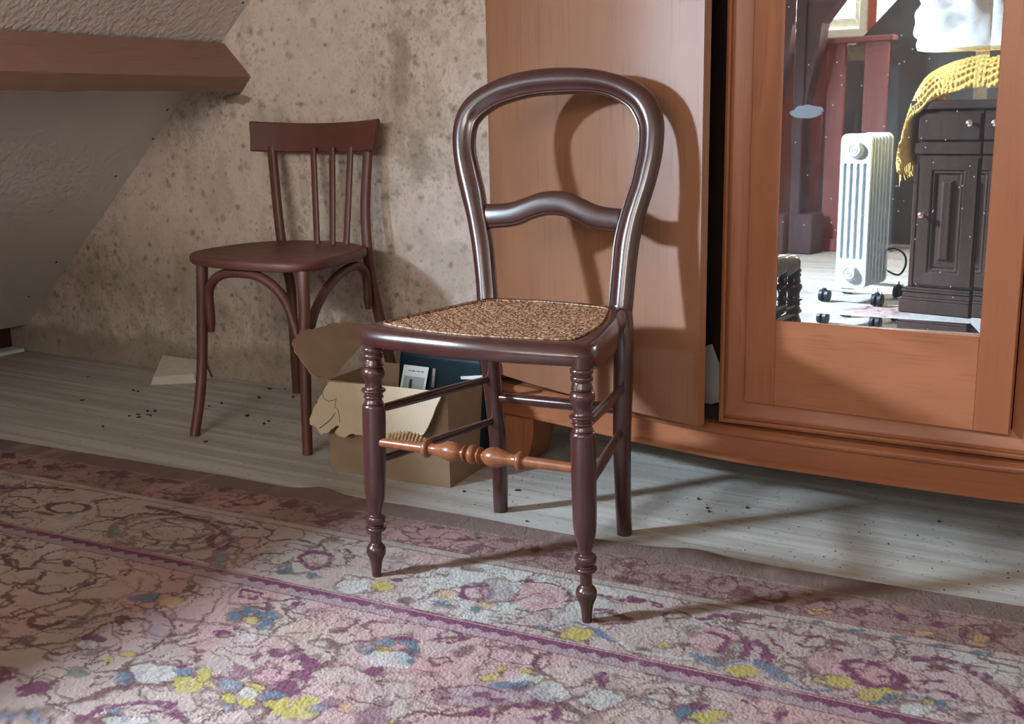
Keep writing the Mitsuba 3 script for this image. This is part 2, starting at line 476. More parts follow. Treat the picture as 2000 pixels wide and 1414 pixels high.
w3 = thing('window_3', 'bright window light beside the brown jamb, reflected in the mirror', None)
labels[w3]['kind'] = 'structure'
add('jamb', rbox((bx, bx + .050), (YF - .09, YF + .03), (WZ0 + .03, WZ1)), B['brown_paint'], w3)
add('frame', cat(rbox((WX1 - .04, WX1), (YF - .09, YF), (WZ0, WZ1)), rbox((bx + .050, WX1), (YF - .09, YF), (WZ0, WZ0 + .03)), rbox((bx + .050, WX1), (YF - .09, YF), (WZ1 - .04, WZ1))), B['white_paint'], w3)
pane(w3, (bx + .050, YF - .06, WZ0 + .03), (WX1 - .04, YF - .06, WZ0 + .03), (WX1 - .04, YF - .06, WZ1 - .04), (bx + .050, YF - .06, WZ1 - .04), (0, 1, 0), BACK_WINDOW_LIGHT)

# purlin under the slope
pa, pb, pc = np.array([-2.453, 1.025]), np.array([-2.354, .924]), np.array([-2.396, .878])
pd = pa + (pc - pb)
bm = []
rngb = np.random.default_rng(5)
for y in np.linspace(0.46, YB - .002, 40):
    j = rngb.normal(0, .0006, (4, 2))
    j[2, 1] -= .004 * math.exp(-((y - 1.86) / .03) ** 2)
    ch = []
    P4 = [pa, pb, pc, pd]
    for i in range(4):
        c, a_, b_ = P4[i], P4[i - 1], P4[(i + 1) % 4]
        for o in (a_, b_):
            q = c + (o - c) / np.linalg.norm(o - c) * .004 + j[i]
            ch.append((q[0], y, q[1]))
    bm.append(ch)
add('ceiling_beam', loft(bm), B['beam'], smooth=False, label='reddish brown timber beam running under the sloping ceiling', category='beam')
add('batten', rbox((-3.605, -3.535), (1.2, YB - .01), (0, .012), .001), B['white_paint'], label='white painted strip on the floor at the foot of the slope', category='trim strip')

# ---------------------------------------------------------------- wardrobe
W = thing('wardrobe', 'big reddish brown wooden wardrobe with a mirror door standing ajar', 'wardrobe')
CX = -0.462
left = spline([(-1.348, 2.189), (-1.277, 2.172), (-1.134, 2.142), (-.980, 2.109), (-.835, 2.081), (-.704, 2.063), (-.590, 2.059)], 40)
front = np.vstack([left, [[2 * CX - x, y] for x, y in left[::-1]]])


def carry(path2, section):
    p = np.hstack([path2, np.zeros((len(path2), 1))])
    return sweep(p, section)


def ogee(rows):
    return np.array(rows, float)


plin = np.vstack([[[-1.364, 2.455], [-1.364, 2.34], [-1.362, 2.21]], front, [[2 * CX + 1.362, 2.21], [2 * CX + 1.364, 2.34], [2 * CX + 1.364, 2.455]]])
add('plinth', carry(plin, ogee([(-.025, .110), (.004, .110), (.0065, .112), (.0065, .118), (.004, .121), (.001, .124), (.001, .163), (-.025, .163)])), B['front_h'], W, smooth=30)
add('plinth_moulding', carry(plin, ogee([(-.03, .1635), (.004, .1635), (.009, .166), (.011, .171), (.009, .177), (.004, .1805), (.002, .183), (-.03, .183)])), B['front_h'], W, smooth=40)
inner = np.vstack([[[-1.336, 2.45], [-1.336, 2.22]], front + [0, .02], [[2 * CX + 1.336, 2.22], [2 * CX + 1.336, 2.45]]])
add('floor_board', extrude_xy(inner, .171, .1866), B['carcass'], W, smooth=False)
add('back_panel', rbox((-1.346, 2 * CX + 1.346), (2.442, 2.454), (.18, 1.72)), B['carcass'], W)
for s in (0, 1):
    x = -1.361 if s == 0 else 2 * CX + 1.341
    add('side_panel', rbox((x, x + .02), (2.21, 2.45), (.183, 1.72)), B['panel'], W)
    x = -.758 if s == 0 else 2 * CX + .738
    add('partition', rbox((x, x + .02), (2.090, 2.44), (.187, 1.70)), B['carcass'], W)
add('cornice', extrude_xy(np.vstack([[[-1.376, 2.455], [-1.376, 2.21]], front + [0, -.02], [[2 * CX + 1.376, 2.21], [2 * CX + 1.376, 2.455]]]), 1.72, 1.79), B['front_h'], W, smooth=False)


def foot(s):
    pts = [(0, 0), (.052, 0), (.060, .02), (.068, .045), (.074, .070), (.075, .110), (0, .110)]
    m = extrude_xz(pts, 2.158, 2.26)
    m.apply_translation([-1.311, 0, 0])
    if s:
        m.apply_transform(np.diag([-1, 1, 1, 1.0]))
        m.apply_translation([2 * CX, 0, 0])
        m.invert()
    return m


for s in (0, 1):
    add('foot', foot(s), B['front_v'], W, smooth=25)


def bowed(path, thick, z0, z1):
    p = spline(path, 40)
    t = np.gradient(p, axis=0)
    t /= np.linalg.norm(t, axis=1, keepdims=True)
    n = np.stack([t[:, 1], -t[:, 0]], 1)
    rings = []
    for q, m in zip(p, n):
        o, i = q, q - m * thick
        e = .0015
        rings.append([(*o, z0 + e), (*o, z1 - e), (*(o - m * e), z1), (*(i + m * e), z1), (*i, z1 - e), (*i, z0 + e), (*(i + m * e), z0), (*(o - m * e), z0)])
    return loft(rings)


ld = add('left_door', bowed([(-1.343, 2.163), (-1.307, 2.145), (-1.209, 2.101), (-1.074, 2.048), (-.909, 1.985), (-.750, 1.942)], .021, .210, 1.66), B['panel'], W, smooth=25, label='bowed left door standing slightly open')
add('right_door', bowed([(2 * CX + .762, 2.07), (2 * CX + .93, 2.092), (2 * CX + 1.10, 2.124), (2 * CX + 1.24, 2.155), (2 * CX + 1.364, 2.197)], .021, .2007, 1.66), B['panel'], W, smooth=25)

# moulded frame round the mirror door, mitred at the corners
fx0, fx1, fz0, fz1 = -.7055, -.2145, .237, 1.61
prof = [(0, 2.090), (0, 2.084), (.004, 2.082), (.030, 2.072), (.034, 2.072), (.0360, 2.078), (.0395, 2.078), (.041, 2.071), (.0445, 2.069), (.049, 2.070), (.052, 2.076), (.052, 2.091)]
rings = []
for (x, z, dx, dz) in ((fx0, fz0, -1, -1), (fx1, fz0, 1, -1), (fx1, fz1, 1, 1), (fx0, fz1, -1, 1)):
    rings.append([(x + dx * s, y, z + dz * s) for s, y in prof])
rings = np.array(rings)
for nm, k, mt in (('frame_rail', 0, 'front_h'), ('frame_stile', 1, 'front_v'), ('frame_rail', 2, 'front_h'), ('frame_stile', 3, 'front_v')):
    add(nm, loft([rings[k], rings[(k + 1) % 4]]), B[mt], W, smooth=28)

# mirror door, hinged on the left and swung out a little
HINGE, SWING = (-.7040, 2.072, 0), -2.2


def on_door(m):
    m = m.copy()
    m.apply_translation([HINGE[0], HINGE[1], 0])
    return turn(m, SWING, HINGE)


DL, MX0, MX1, MZ0, MZ1, DZ0, DZ1 = .4885, .061, .429, .404, 1.50, .234, 1.600
md = f'{W}__mirror_door'
labels[md] = {'label': 'mirror door standing ajar'}
add('stile', on_door(rbox((0, MX0), (0, .022), (DZ0, DZ1), .0015)), B['front_v'], md)
add('stile', on_door(rbox((MX1, DL), (0, .022), (DZ0, DZ1), .0015)), B['front_v'], md)
add('rail', on_door(rbox((MX0, MX1), (.0006, .022), (DZ0 + .0004, MZ0), .0008)), B['front_h'], md)
add('rail', on_door(rbox((MX0, MX1), (.0006, .022), (MZ1, DZ1 - .0004), .0008)), B['front_h'], md)
bv, dp = .019, .00034
q = [(MX0, MX1, MZ0, MZ1, .0060 - dp), (MX0 + bv, MX1 - bv, MZ0 + bv, MZ1 - bv, .0060)]
vv = []
for x0, x1, z0, z1, y in q:
    vv += [(x0, y, z0), (x1, y, z0), (x1, y, z1), (x0, y, z1)]
ff = [[4, 5, 6], [4, 6, 7]]
for k in range(4):
    j = (k + 1) % 4
    ff += [[k, j, 4 + j], [k, 4 + j, 4 + k]]
glass = sheet(vv, ff)
glass = turn(glass, 3.7, ((MX0 + MX1) / 2, 0, 0))          # the glass sits a little askew in its rebate
glass.apply_translation([0, .0048, 0])
add('mirror', on_door(glass), B['mirror'], md, smooth=False, label='bevelled mirror with dust specks')
add('mirror_backing', on_door(rbox((MX0, MX1), (.0235, .0255), (MZ0, MZ1), .001)), B['carcass'], md)
add('card_sheet', turn(rbox((-.858, -.770), (2.197, 2.200), (.187, .31), .0008), -22, (-.815, 2.198, .187), (0, 1, 0)), B['pale_card'], label='pale sheet of card inside the wardrobe, seen through the gap of the left door', category='card')

# ---------------------------------------------------------------- cane chair
C = thing('cane_chair', 'dark glossy balloon-back chair with a cane seat, front legs on the rug', 'chair')
PHI = math.radians(5.0)
FRONT_N = np.array([math.sin(PHI), -math.cos(PHI), .22])
FRONT_N /= np.linalg.norm(FRONT_N)
BACK = np.array([[-1.1321, 1.8045, 0.4532, 0.0439], [-1.1393, 1.8128, 0.4932, 0.0436], [-1.153, 1.8253, 0.5545, 0.0459], [-1.1702, 1.8366, 0.6109, 0.0459], [-1.1841, 1.8447, 0.652, 0.0518], [-1.2002, 1.853, 0.695, 0.0517], [-1.2111, 1.8599, 0.7296, 0.049], [-1.2152, 1.8669, 0.7625, 0.0513], [-1.2121, 1.873, 0.7893, 0.0538], [-1.201, 1.8781, 0.809, 0.0568], [-1.1826, 1.8828, 0.8246, 0.0573], [-1.1525, 1.8884, 0.8401, 0.0563], [-1.1155, 1.8933, 0.8509, 0.0564], [-1.0702, 1.8981, 0.8581, 0.055], [-1.0159, 1.9024, 0.8603, 0.0536], [-0.9624, 1.9056, 0.8581, 0.0497], [-0.9203, 1.907, 0.8511, 0.0464], [-0.8864, 1.9068, 0.8391, 0.0495], [-0.8594, 1.9051, 0.8232, 0.0521], [-0.8419, 1.902, 0.8036, 0.0548], [-0.8315, 1.8974, 0.7795, 0.0517], [-0.8284, 1.8927, 0.7572, 0.0499], [-0.828, 1.8863, 0.7276, 0.0483], [-0.8313, 1.8799, 0.6997, 0.0483], [-0.8361, 1.873, 0.6701, 0.0467], [-0.8433, 1.8663, 0.6419, 0.0472], [-0.8507, 1.8585, 0.6088, 0.0477], [-0.8561, 1.849, 0.5675, 0.0499], [-0.8568, 1.8375, 0.5158, 0.0485], [-0.8564, 1.8256, 0.4616, 0.0483]])
path = spline(np.vstack([[[-1.1305, 1.8020, .440, .043]], BACK, [[-.8562, 1.8225, .446, .0474]]]), 150)
tan = np.gradient(path[:, :3], axis=0)
tan /= np.linalg.norm(tan, axis=1, keepdims=True)
SEC = np.array([(-.5, .12), (-.492, .25), (-.46, .33), (-.415, .345), (-.385, .305), (-.36, .285)] + [(.07 + .43 * math.cos(w), .5 * math.sin(w)) for w in np.radians([138, 126, 114, 102, 90, 78, 66, 54, 42, 30, 18, 6, -8, -22, -40, -60, -85, -110, -132])] + [(-.36, -.40), (-.46, -.27), (-.5, -.1)])
rings = []
for p, t in zip(path, tan):
    d = FRONT_N - (FRONT_N @ t) * t
    d /= np.linalg.norm(d)
    w = np.cross(d, t)            # outward
    wid = p[3] * .93
    rings.append([p[:3] + w * a * wid + d * b * .036 for a, b in SEC])
add('back_frame', loft(rings), B['mahogany'], C, smooth=40)
CT = spline([[-1.1517, 1.8427, 0.6328], [-1.1262, 1.8447, 0.634], [-1.0992, 1.8473, 0.6371], [-1.0693, 1.8515, 0.6467], [-1.0399, 1.8557, 0.6562], [-1.0101, 1.8584, 0.6592], [-0.9802, 1.86, 0.6569], [-0.9497, 1.8595, 0.6451], [-0.9196, 1.8592, 0.6341], [-0.8978, 1.86, 0.6306], [-0.8728, 1.8614, 0.6291]], 48)
CB = spline([[-1.1449, 1.8329, 0.5863], [-1.1021, 1.8368, 0.5902], [-1.0756, 1.8399, 0.5959], [-1.0499, 1.8441, 0.6067], [-1.0205, 1.8477, 0.614], [-0.9905, 1.8496, 0.613], [-0.9601, 1.8497, 0.6038], [-0.9334, 1.8492, 0.5929], [-0.9078, 1.85, 0.5887], [-0.8755, 1.8516, 0.5857]], 48)
rings = []
SECR = [(1, 0), (.96, .30), (.85, .62), (.62, .88), (.3, 1.0), (-.2, .98), (-.55, .86), (-.70, .76), (-.76, .62), (-.80, .70), (-.86, .82), (-.93, .78), (-1.0, .50), (-1.0, -.3), (-.9, -.7), (-.5, -.95), (.2, -1), (.8, -.8), (.97, -.4)]
for a, b in zip(CT, CB):
    c, h = (a + b) / 2, (a - b) / 2
    c = c - FRONT_N * .002
    rings.append([c + h * u + FRONT_N * v * .0115 for u, v in SECR])
add('back_rail', loft(rings), B['mahogany'], C, smooth=40)

# seat frame and cane
out_sides = [[(-1.172, 1.452), (-1.150, 1.440), (-1.08, 1.431), (-.957, 1.4270), (-.86, 1.435), (-.77, 1.450), (-.740, 1.460)],
             [(-.740, 1.460), (-.738, 1.485), (-.750, 1.53), (-.770, 1.60), (-.798, 1.69), (-.828, 1.76), (-.832, 1.806)],
             [(-.832, 1.806), (-.879, 1.814), (-.985, 1.822), (-1.10, 1.808), (-1.138, 1.797)],
             [(-1.138, 1.797), (-1.137, 1.76), (-1.148, 1.62), (-1.163, 1.51), (-1.172, 1.452)]]
in_sides = [[(-1.150, 1.494), (-1.064, 1.4714), (-.975, 1.465), (-.903, 1.474), (-.790, 1.503)],
            [(-.790, 1.503), (-.794, 1.56), (-.809, 1.64), (-.838, 1.72), (-.858, 1.772)],
            [(-.858, 1.772), (-.885, 1.786), (-1.0, 1.795), (-1.10, 1.776)],
            [(-1.10, 1.776), (-1.118, 1.74), (-1.136, 1.62), (-1.150, 1.494)]]
SO = np.vstack([spline(s, 37)[:-1] for s in out_sides])
SI = np.vstack([spline(s, 37)[:-1] for s in in_sides])
for _ in range(3):
    SO = .25 * np.roll(SO, 1, 0) + .5 * SO + .25 * np.roll(SO, -1, 0)
    SI = .25 * np.roll(SI, 1, 0) + .5 * SI + .25 * np.roll(SI, -1, 0)
rings = []
for i in range(len(SO)):
    side = (36 <= i < 72) or i >= 108
    k = ((i - 36) / 36 if i < 72 else (144 - i) / 36) if side else 0
    drop = .022 * smooth if (smooth := (k * (1 - k) * 4) ** .7 if side else 0) else 0
    dz = lambda z: z - drop * (.458 - z) / .034
    rings.append([(*(SI[i] + (SO[i] - SI[i]) * t), dz(z)) for t, z in ((0, .4535), (.05, .4560), (.3, .4575), (.62, .458), (.82, .4562), (.93, .4512), (.99, .444), (1, .439), (.985, .432), (.93, .4265), (.80, .4245), (.1, .4245), (0, .428))])
add('seat_frame', loft(rings, closed=True), B['mahogany'], C, smooth=40)

poly = Polygon(SI).buffer(.0035)
ex, ey = np.array([math.cos(PHI), math.sin(PHI)]), np.array([-math.sin(PHI), math.cos(PHI)])
ctr = np.array(Polygon(SI).centroid.coords[0])
S = .0106
parts = []


def strand(o, d, ph, base, amp, w):
    ln = LineString([o - d * .5, o + d * .5]).intersection(poly)
    for g in getattr(ln, 'geoms', [ln]):
        if g.is_empty or g.length < .006:
            continue
        n = max(3, int(g.length / .0030))
        P = np.array([g.interpolate(s, normalized=True).coords[0] for s in np.linspace(0, 1, n)])
        dd = P[-1] - P[0]
        dd /= np.linalg.norm(dd)
        nn = np.array([-dd[1], dd[0]])
        s = (P - ctr) @ d
        z = base + amp * np.sin(s / S * math.pi + ph) - .004 * np.exp(-(((P - ctr) ** 2).sum(1)) / .012)
        v = np.concatenate([np.hstack([P + nn * w * k, (z + (0 if k else .0012))[:, None]]) for k in (-1, 0, 1)])
        i = np.arange(n - 1)
        f = np.concatenate([np.stack([a + i, a + i + 1, b + i + 1], 1) for a, b in ((0, n), (n, 2 * n))] + [np.stack([a + i, b + i + 1, b + i], 1) for a, b in ((0, n), (n, 2 * n))])
        m = trimesh.Trimesh(v, f, process=False)
        if m.face_normals[:, 2].mean() < 0:
            m.invert()
        parts.append(m)


for k in range(-24, 25):
    for h in (-1, 1):
        strand(ctr + ex * (k * S + h * .0019), ey, k * math.pi, .4538, .0014, .0011)
        strand(ctr + ey * (k * S + h * .0019), ex, k * math.pi + math.pi / 2, .4544, .0014, .0011)
for k in range(-44, 45):
    for sg in (1, -1):
        strand(ctr + ex * (k + .5) * S, (ex + sg * ey) / math.sqrt(2), 0, .4553, .0005, .0010)
add('cane_seat', cat(*parts), B['cane'], C, smooth=True, label='woven tan cane panel', kind='stuff')
edge = np.hstack([SI + (SO - SI) * .05, np.full((len(SI), 1), .4572)])
pr_ = loft([[edge[i] + (np.array([0, 0, 1]) * math.sin(w) + np.append((SO[i] - SI[i]) / np.linalg.norm(SO[i] - SI[i]), 0) * math.cos(w)) * .0018 for w in np.linspace(0, 2 * math.pi, 7)[:-1]] for i in range(len(edge))], closed=True)
add('cane_binding', pr_, B['cane'], C, smooth=True)

LEG = []
for r in ([('cyl', .440, .4225, .0160, .0152), ('bead', .4218, .4122, .0152, .0182), ('bead', .4102, .4012, .0152, .0176), ('cyl', .4008, .3996, .0140, .0146), ('cone', .3990, .3915, .0148, .0166), ('bead', .3912, .3880, .0160, .0174)],):
    LEG += bead_profile(r)
LEG += [(.3872, .0150), (.3860, .0168), (.3830, .0188), (.3795, .0200), (.3760, .0203), (.3725, .0196), (.3685, .0178), (.3645, .0158), (.3600, .0144), (.3545, .0142), (.3510, .0152)]
LEG += bead_profile([('bead', .3495, .3425, .0158, .0210)]) + [(.3415, .0162), (.3390, .0156)] + bead_profile([('bead', .3372, .3322, .0150, .0172)])
LEG += [(.3312, .0142), (.3285, .0146), (.3255, .0160)] + bead_profile([('bead', .3248, .3222, .0160, .0170)]) + [(.3216, .0176), (.3195, .0190), (.3168, .0198), (.3150, .0196), (.3140, .0199), (.300, .0200), (.260, .0199), (.200, .0193), (.180, .0189), (.169, .0184), (.1600, .0176), (.1516, .0162), (.1430, .0140), (.1337, .0116), (.1266, .0102), (.1240, .0104)]
LEG += [(.1232, .0120)] + bead_profile([('bead', .1222, .1050, .0125, .0176)]) + [(.1035, .0142), (.1022, .0146)] + bead_profile([('bead', .1012, .0935, .0142, .0180)]) + [(.0920, .0112), (.0900, .0100), (.0800, .0097), (.0712, .0096), (.0700, .0100), (.0680, .0120), (.0640, .0152), (.0600, .0168), (.0550, .0173), (.0500, .0164), (.0455, .0146), (.0417, .0128), (.0360, .0108), (.0310, .0098), (.0200, .0086), (.008, .0076), (.008, .001)]
LEG = np.array(LEG)
prof_leg = [((z - .008) / (.440 - .008), r) for z, r in LEG[::-1]]
add('front_leg', lathe(prof_leg, (-1.1572, 1.4535, .0085), (-1.1475, 1.4620, .4405)), B['mahogany'], C, smooth=30)
add('front_leg', lathe(prof_leg, (-.7478, 1.4675, .0085), (-.7560, 1.4690, .4405)), B['mahogany'], C, smooth=30)


def oval_tube(path, w, d, n=20):
    p, t, a, b = frames(path, up=(0, 1, 0))
    w, d = (np.broadcast_to(np.asarray(x, float), len(p)) for x in (w, d))
    an = np.linspace(0, 2 * math.pi, n, endpoint=False)
    se = lambda v: np.sign(v) * np.abs(v) ** .8
    return loft([p[i] + d[i] / 2 * se(np.cos(an))[:, None] * a[i] + w[i] / 2 * se(np.sin(an))[:, None] * b[i] for i in range(len(p))])


for pts in ([(-1.132, 1.803, .452), (-1.129, 1.800, .397), (-1.1265, 1.803, .315), (-1.123, 1.815, .177), (-1.130, 1.833, .085), (-1.1455, 1.858, .0)],
            [(-.8565, 1.8245, .455), (-.847, 1.814, .41), (-.8455, 1.812, .342), (-.8503, 1.817, .2124), (-.856, 1.833, .10), (-.8637, 1.858, .0)]):
    p = spline(pts, 40)
    add('rear_leg', oval_tube(p, np.linspace(.0385, .0275, 40), np.linspace(.036, .028, 40)), B['mahogany'], C, smooth=40)
for a, b, r in (((-1.150, 1.458, .311), (-1.127, 1.798, .296), .0073), ((-1.152, 1.457, .220), (-1.124, 1.806, .210), .0073), ((-.749, 1.469, .332), (-.847, 1.808, .304), .0076), ((-.748, 1.468, .231), (-.851, 1.812, .219), .0076)):
    t = np.linspace(0, 1, 24)
    p = np.outer(1 - t, a) + np.outer(t, b)
    add('side_stretcher', tube(p, r * (.86 + .30 * np.sin(math.pi * t) ** .8), 14), B['mahogany'], C)
t = np.linspace(0, 1, 24)
p = np.outer(1 - t, (-1.125, 1.808, .257)) + np.outer(t, (-.849, 1.814, .263))
add('rear_stretcher', tube(p, .0085 + .0030 * np.sin(math.pi * t) ** .8, 16), B['mahogany'], C)
half = [(0, .0080), (.20, .0086), (.242, .0088)] + [(t0, r) for t0, r in bead_profile([('bead', .246, .280, .0095, .0160)])] + [(.284, .0098), (.294, .0090), (.308, .0092), (.326, .0104), (.352, .0136), (.374, .0160), (.392, .0167), (.412, .0157), (.430, .0130), (.440, .0096), (.444, .0080), (.453, .0080)] + [(t0, r) for t0, r in bead_profile([('bead', .455, .472, .0088, .0140)])] + [(.474, .0080), (.480, .0080)] + [(t0, r) for t0, r in bead_profile([('bead', .482, .518, .0095, .0160)])][:5]
full = half + [(1 - t0, r) for t0, r in half[::-1]]
add('front_stretcher', lathe(full, (-1.140, 1.4560, .2565), (-.765, 1.4675, .2615), 28), B['stretcher'], C, smooth=30, label='lighter orange turned front stretcher')

# ---------------------------------------------------------------- bentwood chair
D = thing('bentwood_chair', 'matt reddish bentwood bistro chair by the mouldy wall', 'chair')
SEAT2 = np.vstack([[(-2.215, 2.062), (-2.140, 2.018), (-2.045, 2.000), (-1.924, 1.998), (-1.818, 2.015), (-1.783, 2.075), (-1.795, 2.18), (-1.826, 2.297), (-1.862, 2.368), (-1.94, 2.415), (-2.056, 2.437), (-2.17, 2.412), (-2.243, 2.325), (-2.258, 2.20), (-2.245, 2.11), (-2.215, 2.062)]])
so = spline(np.vstack([SEAT2[-3:-1], SEAT2, SEAT2[1:3]]), 400)
i0 = np.argmin(((so - SEAT2[0]) ** 2).sum(1)[:120])
so = spline(SEAT2, 121)[:-1]
for _ in range(6):
    so = .25 * np.roll(so, 1, 0) + .5 * so + .25 * np.roll(so, -1, 0)
cc = so.mean(0)
add('seat', loft([[(*(cc + (q - cc) * s), z) for q in so] for s, z in ((.02, .439), (.95, .4375), (.985, .4395), (1.0, .445), (1.0, .455), (.99, .460), (.965, .463), (.92, .4632), (.87, .461), (.80, .4575), (.5, .455), (.02, .4545))]), B['bentwood'], D, smooth=40)


def leg_tube(pts, r0, r1, flat=1.0, n=14):
    p = spline(pts, 40)
    return tube(p, np.linspace(r0, r1, 40), n, flat=flat)


add('front_leg', leg_tube([(-2.143, 2.040, .440), (-2.150, 2.030, .276), (-2.148, 2.015, .170), (-2.144, 1.995, .092), (-2.144, 1.968, .0)], .0150, .0128), B['bentwood'], D)
add('front_leg', leg_tube([(-1.793, 2.030, .441), (-1.777, 1.998, .237), (-1.770, 1.978, .0)], .0150, .0125), B['bentwood'], D)
add('rear_leg', oval_tube(spline([(-1.893, 2.432, .725), (-1.899, 2.415, .569), (-1.889, 2.402, .459), (-1.882, 2.405, .361), (-1.872, 2.42, .259), (-1.850, 2.442, .10), (-1.835, 2.452, .0)], 50), np.linspace(.027, .031, 50), np.linspace(.02, .026, 50)), B['bentwood'], D)
add('rear_leg', oval_tube(spline([(-2.240, 2.432, .725), (-2.199, 2.402, .464), (-2.181, 2.410, .328), (-2.190, 2.42, .205), (-2.215, 2.446, .0)], 50), np.linspace(.029, .027, 50), np.linspace(.02, .024, 50)), B['bentwood'], D)
for a, b in (((-2.086, 2.432, .722), (-2.060, 2.395, .455)), ((-2.019, 2.433, .722), (-2.006, 2.397, .455)), ((-1.954, 2.432, .722), (-1.956, 2.395, .455))):
    add('spindle', oval_tube(np.linspace(a, b, 8), .0190, .011, 12), B['bentwood'], D)
s = np.linspace(0, 1, 40)
rings = []
for q in s:
    x = -2.307 + q * .457
    y = 2.412 + .036 * (1 - (2 * q - 1) ** 2)
    zt = .797 - .009 * (1 - (2 * q - 1) ** 2)
    zb = .7125 - .005 * (1 - (2 * q - 1) ** 2)
    ins = .009 * (1 - 2 * q)
    rings.append([(x, y + .006, zt - .004), (x, y + .010, zt), (x, y + .016, zt), (x, y + .022, zt - .005), (x + ins * .6, y + .020, (zt + zb) / 2), (x + ins, y + .012, zb + .004), (x + ins, y + .008, zb), (x + ins, y - .002, zb), (x + ins, y - .006, zb + .004), (x + ins * .6, y + .0005, (zt + zb) / 2)])
add('top_rail', loft(rings), B['bentwood'], D, smooth=40)
A1 = np.array([[-2.135, 2.039, .265], [-2.135, 2.039, .329], [-2.124, 2.038, .370], [-2.100, 2.036, .403], [-2.054, 2.033, .422], [-1.976, 2.026, .4275], [-1.921, 2.021, .420], [-1.868, 2.016, .394], [-1.835, 2.012, .359], [-1.813, 2.009, .307], [-1.797, 2.007, .250]])
A1[:2, 0] += .008
add('arched_brace', tube(spline(A1, 60), np.r_[np.linspace(.008, .0122, 4), np.full(52, .0122), np.linspace(.0122, .008, 4)], 14), B['bentwood'], D)
A2 = np.array([[-1.798, 2.035, .262], [-1.801, 2.052, .300], [-1.807, 2.081, .339], [-1.820, 2.136, .378], [-1.836, 2.209, .406], [-1.857, 2.298, .418], [-1.869, 2.351, .404], [-1.874, 2.373, .373], [-1.873, 2.373, .290]])
add('arched_brace', tube(spline(A2, 60), np.r_[np.linspace(.008, .0116, 4), np.full(52, .0116), np.linspace(.0116, .008, 4)], 14), B['bentwood'], D)
add('seat_screw', lathe([(0, .004), (.6, .004), (1, .0015)], (-2.085, 2.425, .4625), (-2.085, 2.425, .4665), 10), B['chrome'], D)

# ---------------------------------------------------------------- cardboard box and what it holds


def plate(pts, thick):
    """A flat sheet with that outline (nearly flat 3-D points) and thickness."""
    P = np.asarray(pts, float)
    c = P.mean(0)
    _, _, vt = np.linalg.svd(P - c)
    n = vt[2]
    a = vt[0]
    b = np.cross(n, a)
    pl = Polygon(np.stack([(P - c) @ a, (P - c) @ b], 1)).buffer(0)
    if hasattr(pl, 'geoms'):
        pl = max(pl.geoms, key=lambda g: g.area)
    m = trimesh.creation.extrude_polygon(pl, thick, engine='earcut')
    v = m.vertices
    m2 = trimesh.Trimesh(c + v[:, :1] * a + v[:, 1:2] * b + (v[:, 2:] - thick / 2) * n, m.faces, process=False)
    if m2.volume < 0:
        m2.invert()
    return m2


def jag(pts, amp, step, seed, closed=True, only=None):
    """The outline with torn edges: extra points, jittered."""
    rng = np.random.default_rng(seed)
    P = np.asarray(pts, float)
    out = []
    n = len(P)
    for i in range(n if closed else n - 1):
        a, b = P[i], P[(i + 1) % n]
        k = max(1, int(np.linalg.norm(b - a) / step)) if only is None or i in only else 1
        for j in range(k):
            q = a + (b - a) * j / k
            if k > 1 or (only is not None and i in only):
                q = q + rng.normal(0, amp, 3)
            out.append(q)
    return np.array(out)


X = thing('cardboard_box', 'battered open cardboard box with torn flaps behind the cane chair', 'box')
TH, HB = .004, .217
cA, cB, cC, cD = (np.array(q) for q in ((-1.635, 1.905), (-1.319, 1.930), (-1.335, 2.138), (-1.651, 2.113)))


def panel(a, b, h=HB):
    t = (b - a) / np.linalg.norm(b - a)
    n = np.array([-t[1], t[0]])
    q = [a, b, b + n * TH, a + n * TH]
    return extrude_xy([tuple(z) for z in q], .0005, h)


add('front_panel', panel(cA, cB), B['card'], X, smooth=False)
add('side_panel', panel(cB, cC), B['card'], X, smooth=False)
add('back_panel', panel(cC, cD), B['card'], X, smooth=False)
add('side_panel', panel(cD, cA), B['card'], X, smooth=False)
add('bottom', extrude_xy([tuple(q) for q in (cA + [.004, .004], cB + [-.004, .004], cC + [-.004, -.004], cD + [.004, -.004])], .0005, .0045), B['card'], X, smooth=False)
FL_ = [[-1.634, 1.914, 0.212], [-1.647, 1.911, 0.223], [-1.648, 1.887, 0.225], [-1.661, 1.881, 0.236], [-1.686, 1.888, 0.256], [-1.708, 1.891, 0.275], [-1.73, 1.904, 0.293], [-1.747, 1.941, 0.305], [-1.756, 1.973, 0.311], [-1.754, 2.023, 0.307], [-1.759, 2.076, 0.308], [-1.755, 2.14, 0.301], [-1.732, 2.235, 0.278]]
add('side_flap', plate(jag(FL_, .0018, .007, 3, only=range(1, 11)), .0038), B['card'], X, smooth=False, label='torn brown flap folded out to the left')
FF_ = [[-1.623, 1.902, 0.215], [-1.455, 1.903, 0.222], [-1.312, 1.904, 0.225], [-1.317, 1.901, 0.209], [-1.326, 1.897, 0.191], [-1.333, 1.893, 0.169], [-1.343, 1.888, 0.146], [-1.351, 1.885, 0.129], [-1.37, 1.884, 0.128], [-1.391, 1.885, 0.132], [-1.41, 1.883, 0.121], [-1.43, 1.88, 0.108], [-1.448, 1.881, 0.11], [-1.472, 1.88, 0.104], [-1.5, 1.88, 0.106], [-1.52, 1.88, 0.107], [-1.544, 1.88, 0.107], [-1.569, 1.878, 0.097], [-1.587, 1.878, 0.098], [-1.595, 1.88, 0.104], [-1.586, 1.883, 0.12], [-1.596, 1.882, 0.116], [-1.617, 1.879, 0.101], [-1.635, 1.878, 0.095], [-1.646, 1.88, 0.105], [-1.66, 1.881, 0.111], [-1.67, 1.882, 0.114], [-1.671, 1.885, 0.129], [-1.661, 1.89, 0.154], [-1.651, 1.893, 0.17], [-1.638, 1.897, 0.191]]
